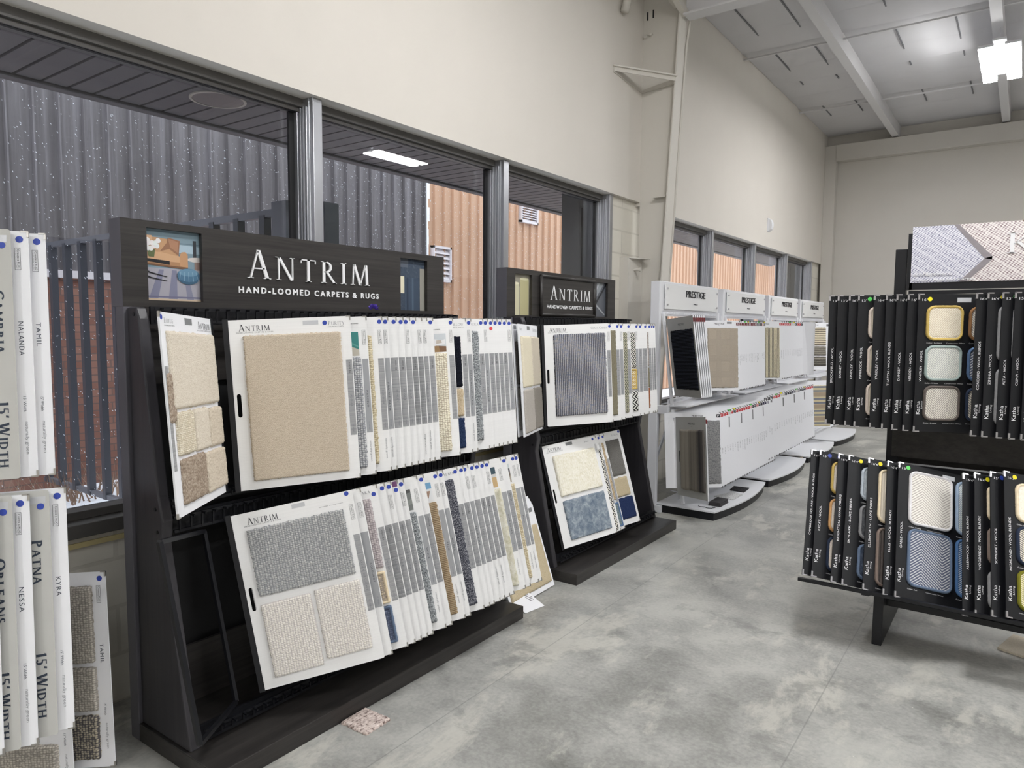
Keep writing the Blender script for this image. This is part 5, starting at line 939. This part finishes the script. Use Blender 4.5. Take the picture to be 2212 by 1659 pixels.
def bp(pts, i, mi): m.prism([(a, b, .0006+i*.0006) for a, b in pts], (0, 0, .0005), mi)
bp([(0, 0), (1.3, 0), (1.3, .26), (0, .26)], 0, 1); bp([(0, 0), (.2, 0), (.29, .1), (.165, .26), (0, .26)], 1, 0)
bp([(.165, .26), (.185, .26), (.318, .11), (.318, .095), (.29, .1)], 2, 2); bp([(.318, .11), (.318, .095), (.225, .0), (.195, .0), (.288, .1)], 2, 2); bp([(.42, .26), (.47, .26), (.62, .1), (.6, .08)], 2, 3); bp([(.44, 0), (.47, 0), (.62, .1), (.6, .115)], 2, 3)
o = m.obj('rug_photo', [WV1, WV2, flat('binding_print', (148, 142, 146), .7, 0, .2, .08, 60), flat('brown_print', (140, 116, 100), .7, 0, .2, .08, 60)], r); o.matrix_local = Matrix.Translation(-r.location) @ frame((1, 0, 0), (0, 0, 1), CAM0+(Vector((X0, Y, Z0))-CAM0)*KS) @ Matrix.Scale(KS, 4)
def front_text(items, y, mat=INKW, name='lettering', d=.0012):
    q = MB()
    for tv, x, z, w, h in items: put_text(q, tv, x, z, w, h, 0, 0, d)
    mm = MB(); mm.v = [(a, y-c, b) for a, b, c in q.v]; mm.f = q.f; mm.mi = q.mi; return P(mm, name, mat)
front_text([(sans('Fibre', .03), -.405, 1.799, .056, .018), (sans('works'), -.347, 1.799, .06, .0165), (sans('Custom Rugs and Carpet', .02), -.447, 1.772, .25, .014), (serif('K', 1, .12, .045), -.085, 1.888, .105, .088)], Y-.0035)
m = MB()
for i in range(9): a = math.radians(20+140*i/8); m.prism([(-.425+.003*math.cos(a), Y-.0045, 1.798+.003*math.sin(a)), (-.425+.019*math.cos(a-.07), Y-.0045, 1.799+.016*math.sin(a-.07)), (-.425+.021*math.cos(a), Y-.0045, 1.799+.019*math.sin(a)), (-.425+.019*math.cos(a+.07), Y-.0045, 1.799+.016*math.sin(a+.07))], (0, -.0006, 0))
P(m, 'fan_logo', INKW)
KW = .46
def katha(F, ex, ey, h, label, group, name, size, dots=(), sws=(), lab=None):
    M = frame(ex, ey, CAM0+(F-CAM0)*KS) @ Matrix.Scale(KS, 4); r = thing('carpet_sample_board', label, 'sample board', M @ Matrix.Translation((0, -h, 0)), group); T = lambda v: h-v
    link('card', card_mesh(KW, h, CARDK, 'tlbl'), r); t = LT()
    L = .0098*len(name); put_text(t, sans(name), .025, T(.385 if L < .16 else .41), L, .0095, .0006, 1); put_text(t, sans('Katha'), .023, T(.53), .058, .015, .0006, 1); put_text(t, sans('Living'), .036, T(.505), .034, .009, .0006, 1); put_text(t, sans(size), .016, T(.03), .0066*len(size), .0105, .0006, 0)
    for q in sws:
        x0, y0, x1, y1, mt, bd, cl = q; swatch(r, x0, T(y1), x1-x0, y1-y0, mt, t=.011, r=.034, cell=.005, bind=bd)
        if cl: put_text(t, sans(cl), x0+.005, T(y1+.014), .0042*len(cl), .005, .0006); put_text(t, sans('Construction: Wilton'), x0+.085, T(y1+.014), .075, .0045, .0006)
    t.obj('lettering', INKW, r)
    for c, x, y in dots: dot(r, x, T(y), c, .0095)
    if lab: plate(r, 'clear_label', lab, T(.036), lab+.055, T(.016), SILVER)
    for sy, yy in ((1, h), (-1, 0)): link('corner_clip', clip_mesh(CHROME, -1, sy, .024), r).location = (0, yy, 0)
    return r
C3 = lambda x, m, b, n=('Color: Dune', 'Color: Sand', 'Color: Pearl'): [(x, .05, x+.15, .203, m, b, n[0]), (x, .225, x+.15, .38, m, b, n[1]), (x, .402, x+.15, .557, m, b, n[2])]
KU = [('BROOKFIELD - WOOL', "13'", [(GRN, .052, .018)], [], 'leftmost black board in the upper row of the black rack'), ('DORSET - WOOL', "13'2\"", [], [(.05, .05, .2, .3, 'ribc', 'grey', None)], 'second black board from the left, upper row of the black rack'), ('LINDLEY - WOOL', "16'4\"", [], [], 'third black board from the left, upper row of the black rack'), ('PEMBROOK - WOOL', "13'", [(GRN, .05, .018)], C3(.046, 'ribc', 'blush'), 'black board with three half hidden cream swatches in the upper row'),
 ('YARDLEY - WOOL', "16'4\"", [], [(.052, .06, .2, .3, 'hbO', 'cream', None)], 'black board just right of the three half hidden cream swatches'), ('THATCH - WOOL BLENDS', "16'4\"", [], [], 'sixth black board from the left, upper row of the black rack'), ('DANSBY - WOOL', "16'4\"", [(YEL, .058, .018)], [], 'seventh black board from the left, upper row of the black rack'), ('VERDEN - WOOL', "16'", [(YEL, .05, .018)], [], 'black board just left of the fully shown gold edged swatch board'),
 ('WHITLEY - WOOL', "16'", [(YEL, .047, .022)], [(.034, .05, .183, .203, 'hbY', 'gold', 'Color: Sunlight'), (.034, .225, .183, .38, 'hbG', 'sage', 'Color: Willow'), (.034, .402, .183, .557, 'hbT', 'taupe', 'Color: Breeze'), (.205, .055, .35, .203, 'hbT', 'bronze', 'Color: Oak'), (.205, .23, .35, .38, 'hbB', 'blue', 'Color: Tide'), (.205, .407, .35, .557, 'hbK', 'ink', 'Color: Night')], 'black board showing gold, sage and taupe edged herringbone swatches'),
 ('CONCORD - WOOL BLENDS', "16'4\"", [], [], 'black board covering the right side of the gold edged swatch board'), ('ZINNIA - WOOL', "16'4\"", [(YEL, .058, .018)], [(.042, .05, .19, .29, 'pl1', 'grey', None), (.042, .31, .19, .56, 'pl1', 'grey', None)], 'black board with two tall pale grey edged swatches, upper row'), ('ALTA - WOOL', "13'", [(GRN, .05, .016)], [(.042, .05, .19, .29, 'hbG', 'grey', None)], 'black board with a green dot near the right edge, upper row'), ('OLINA - WOOL', "15'", [(BLUE, .052, .018)], [(.045, .05, .19, .29, 'ribd', 'ink', None)], 'black board with a blue dot near the right edge, upper row'), ('ARDEN - WOOL', "16'4\"", [], [], 'black board cut by the right edge of the photo, upper row')]
KX = [-.755, -.718, -.67, -.631, -.565, -.516, -.474, -.43, -.389, -.175, -.135, -.084, -.041, 0.0]
for x, (nm, sz, ds, sw, lb) in zip(KX, KU): katha(Vector((x, 3.6, 1.703)), Vector((.9, .43, 0)), Vector((0, .03, 1)), .607, lb, 'boards in the upper row of the black rack', nm, sz, ds, sw, .157 if 'WHITLEY' in nm else None)
KL = [('CAMBRIDGE SQUARE - WOOL BLENDS', "16'4\"", [], [], 'leftmost black board in the lower row of the black rack'), ('KROFT - WOOL', "15'", [(BLUE, .048, .018)], [(.06, .04, .2, .2, 'pl1', 'gold', 'Color: Straw'), (.06, .22, .2, .38, 'pl1', 'tan', 'Color: Dune'), (.06, .4, .2, .56, 'pl1', 'ink', 'Color: Onyx')], 'black board with gold, tan and ink edged pale swatches, lower row'), ('BRIGHTON - LUXE FIBERS', "16'4\"", [], [], 'third black board from the left, lower row of the black rack'), ('SKYLARK - LUXE FIBERS', "16'4\"", [(YEL, .058, .018)], [(.062, .04, .2, .2, 'pl2', 'silver', 'Color: Mist'), (.062, .22, .2, .38, 'pl3', 'grey', 'Color: Salt'), (.062, .4, .2, .56, 'pl4', 'slate', 'Color: Lagoon')], 'black board with silver, charcoal and ink velvet swatches, lower row'),
 ('ELLSWORTH - LUXE FIBERS', "16'4\"", [(YEL, .056, .018)], [(.05, .04, .2, .29, 'ribc', 'cream', 'Color: Oyster'), (.05, .31, .2, .57, 'ribd', 'brown', 'Color: Shale')], 'black board with tall cream and brown ribbed swatches, lower row'), ('ELLIS - WOOL BLENDS', "16'4\"", [], [], 'black board just left of the large white chevron swatch board'), ('GABLE - WOOL', "13'", [(GRN, .044, .018)], [(.048, .028, .243, .272, 'hbW', 'white', 'Color: Pebble'), (.048, .29, .243, .54, 'hbB', 'slate', 'Color: Ash'), (.258, .03, .44, .272, 'hbS', 'sky', 'Color: Lake'), (.258, .29, .44, .54, 'hbC', 'denim', 'Color: Marina')], 'black board with large white and slate blue chevron swatches'),
 ('ALLENWOOD - WOOL BLENDS', "16'4\"", [], [(.06, .3, .2, .56, 'ribc', 'tan', None)], 'black board covering the right side of the chevron swatch board'), ('WOODRIDGE - WOOL BLENDS', "16'4\"", [(YEL, .057, .018)], [(.052, .04, .2, .2, 'cre', 'cream', None), (.052, .22, .2, .38, 'cre', 'brown', None), (.052, .4, .2, .56, 'cre', 'grey', None)], 'black board with a half hidden yellow dot, right part of lower row'), ('SOMERSET - WOOL', "15'", [(BLUE, .05, .018)], [(.058, .04, .2, .27, 'cre', 'tan', None), (.058, .29, .2, .56, 'pl2', 'slate', None)], 'black board with a blue dot in the right part of the lower row'),
 ('HIGHLAND - WOOL BLENDS', "16'3\"", [(YEL, .045, .018)], [(.044, .04, .2, .205, 'cre', 'cream', 'Color: Swan'), (.044, .222, .2, .38, 'hbK', 'ink', 'Color: Black'), (.044, .4, .2, .56, 'hbO', 'olive', 'Color: Thyme')], 'black board with cream, black and olive edged swatches, lower row')]
KLX = [(-.807, .967), (-.768, .968), (-.686, .96), (-.641, .958), (-.557, .955), (-.478, .949), (-.433, .95), (-.187, .93), (-.145, .937), (-.09, .95), (-.042, .958)]
for (x, z), (nm, sz, ds, sw, lb) in zip(KLX, KL): katha(Vector((x, 3.6, z)), Vector((.80, .53, -.2)), Vector((0, .485, .875)), .597, lb, 'boards in the lower row of the black rack', nm, sz, ds, sw, .2 if 'GABLE' in nm else None)
loose('carpet_sample', 'beige sample lying on the floor under the black rack', 'beigep', [(-.03, 4.09), (.2, 4.0), (.25, 4.25), (.03, 4.32)], .0005, .012)
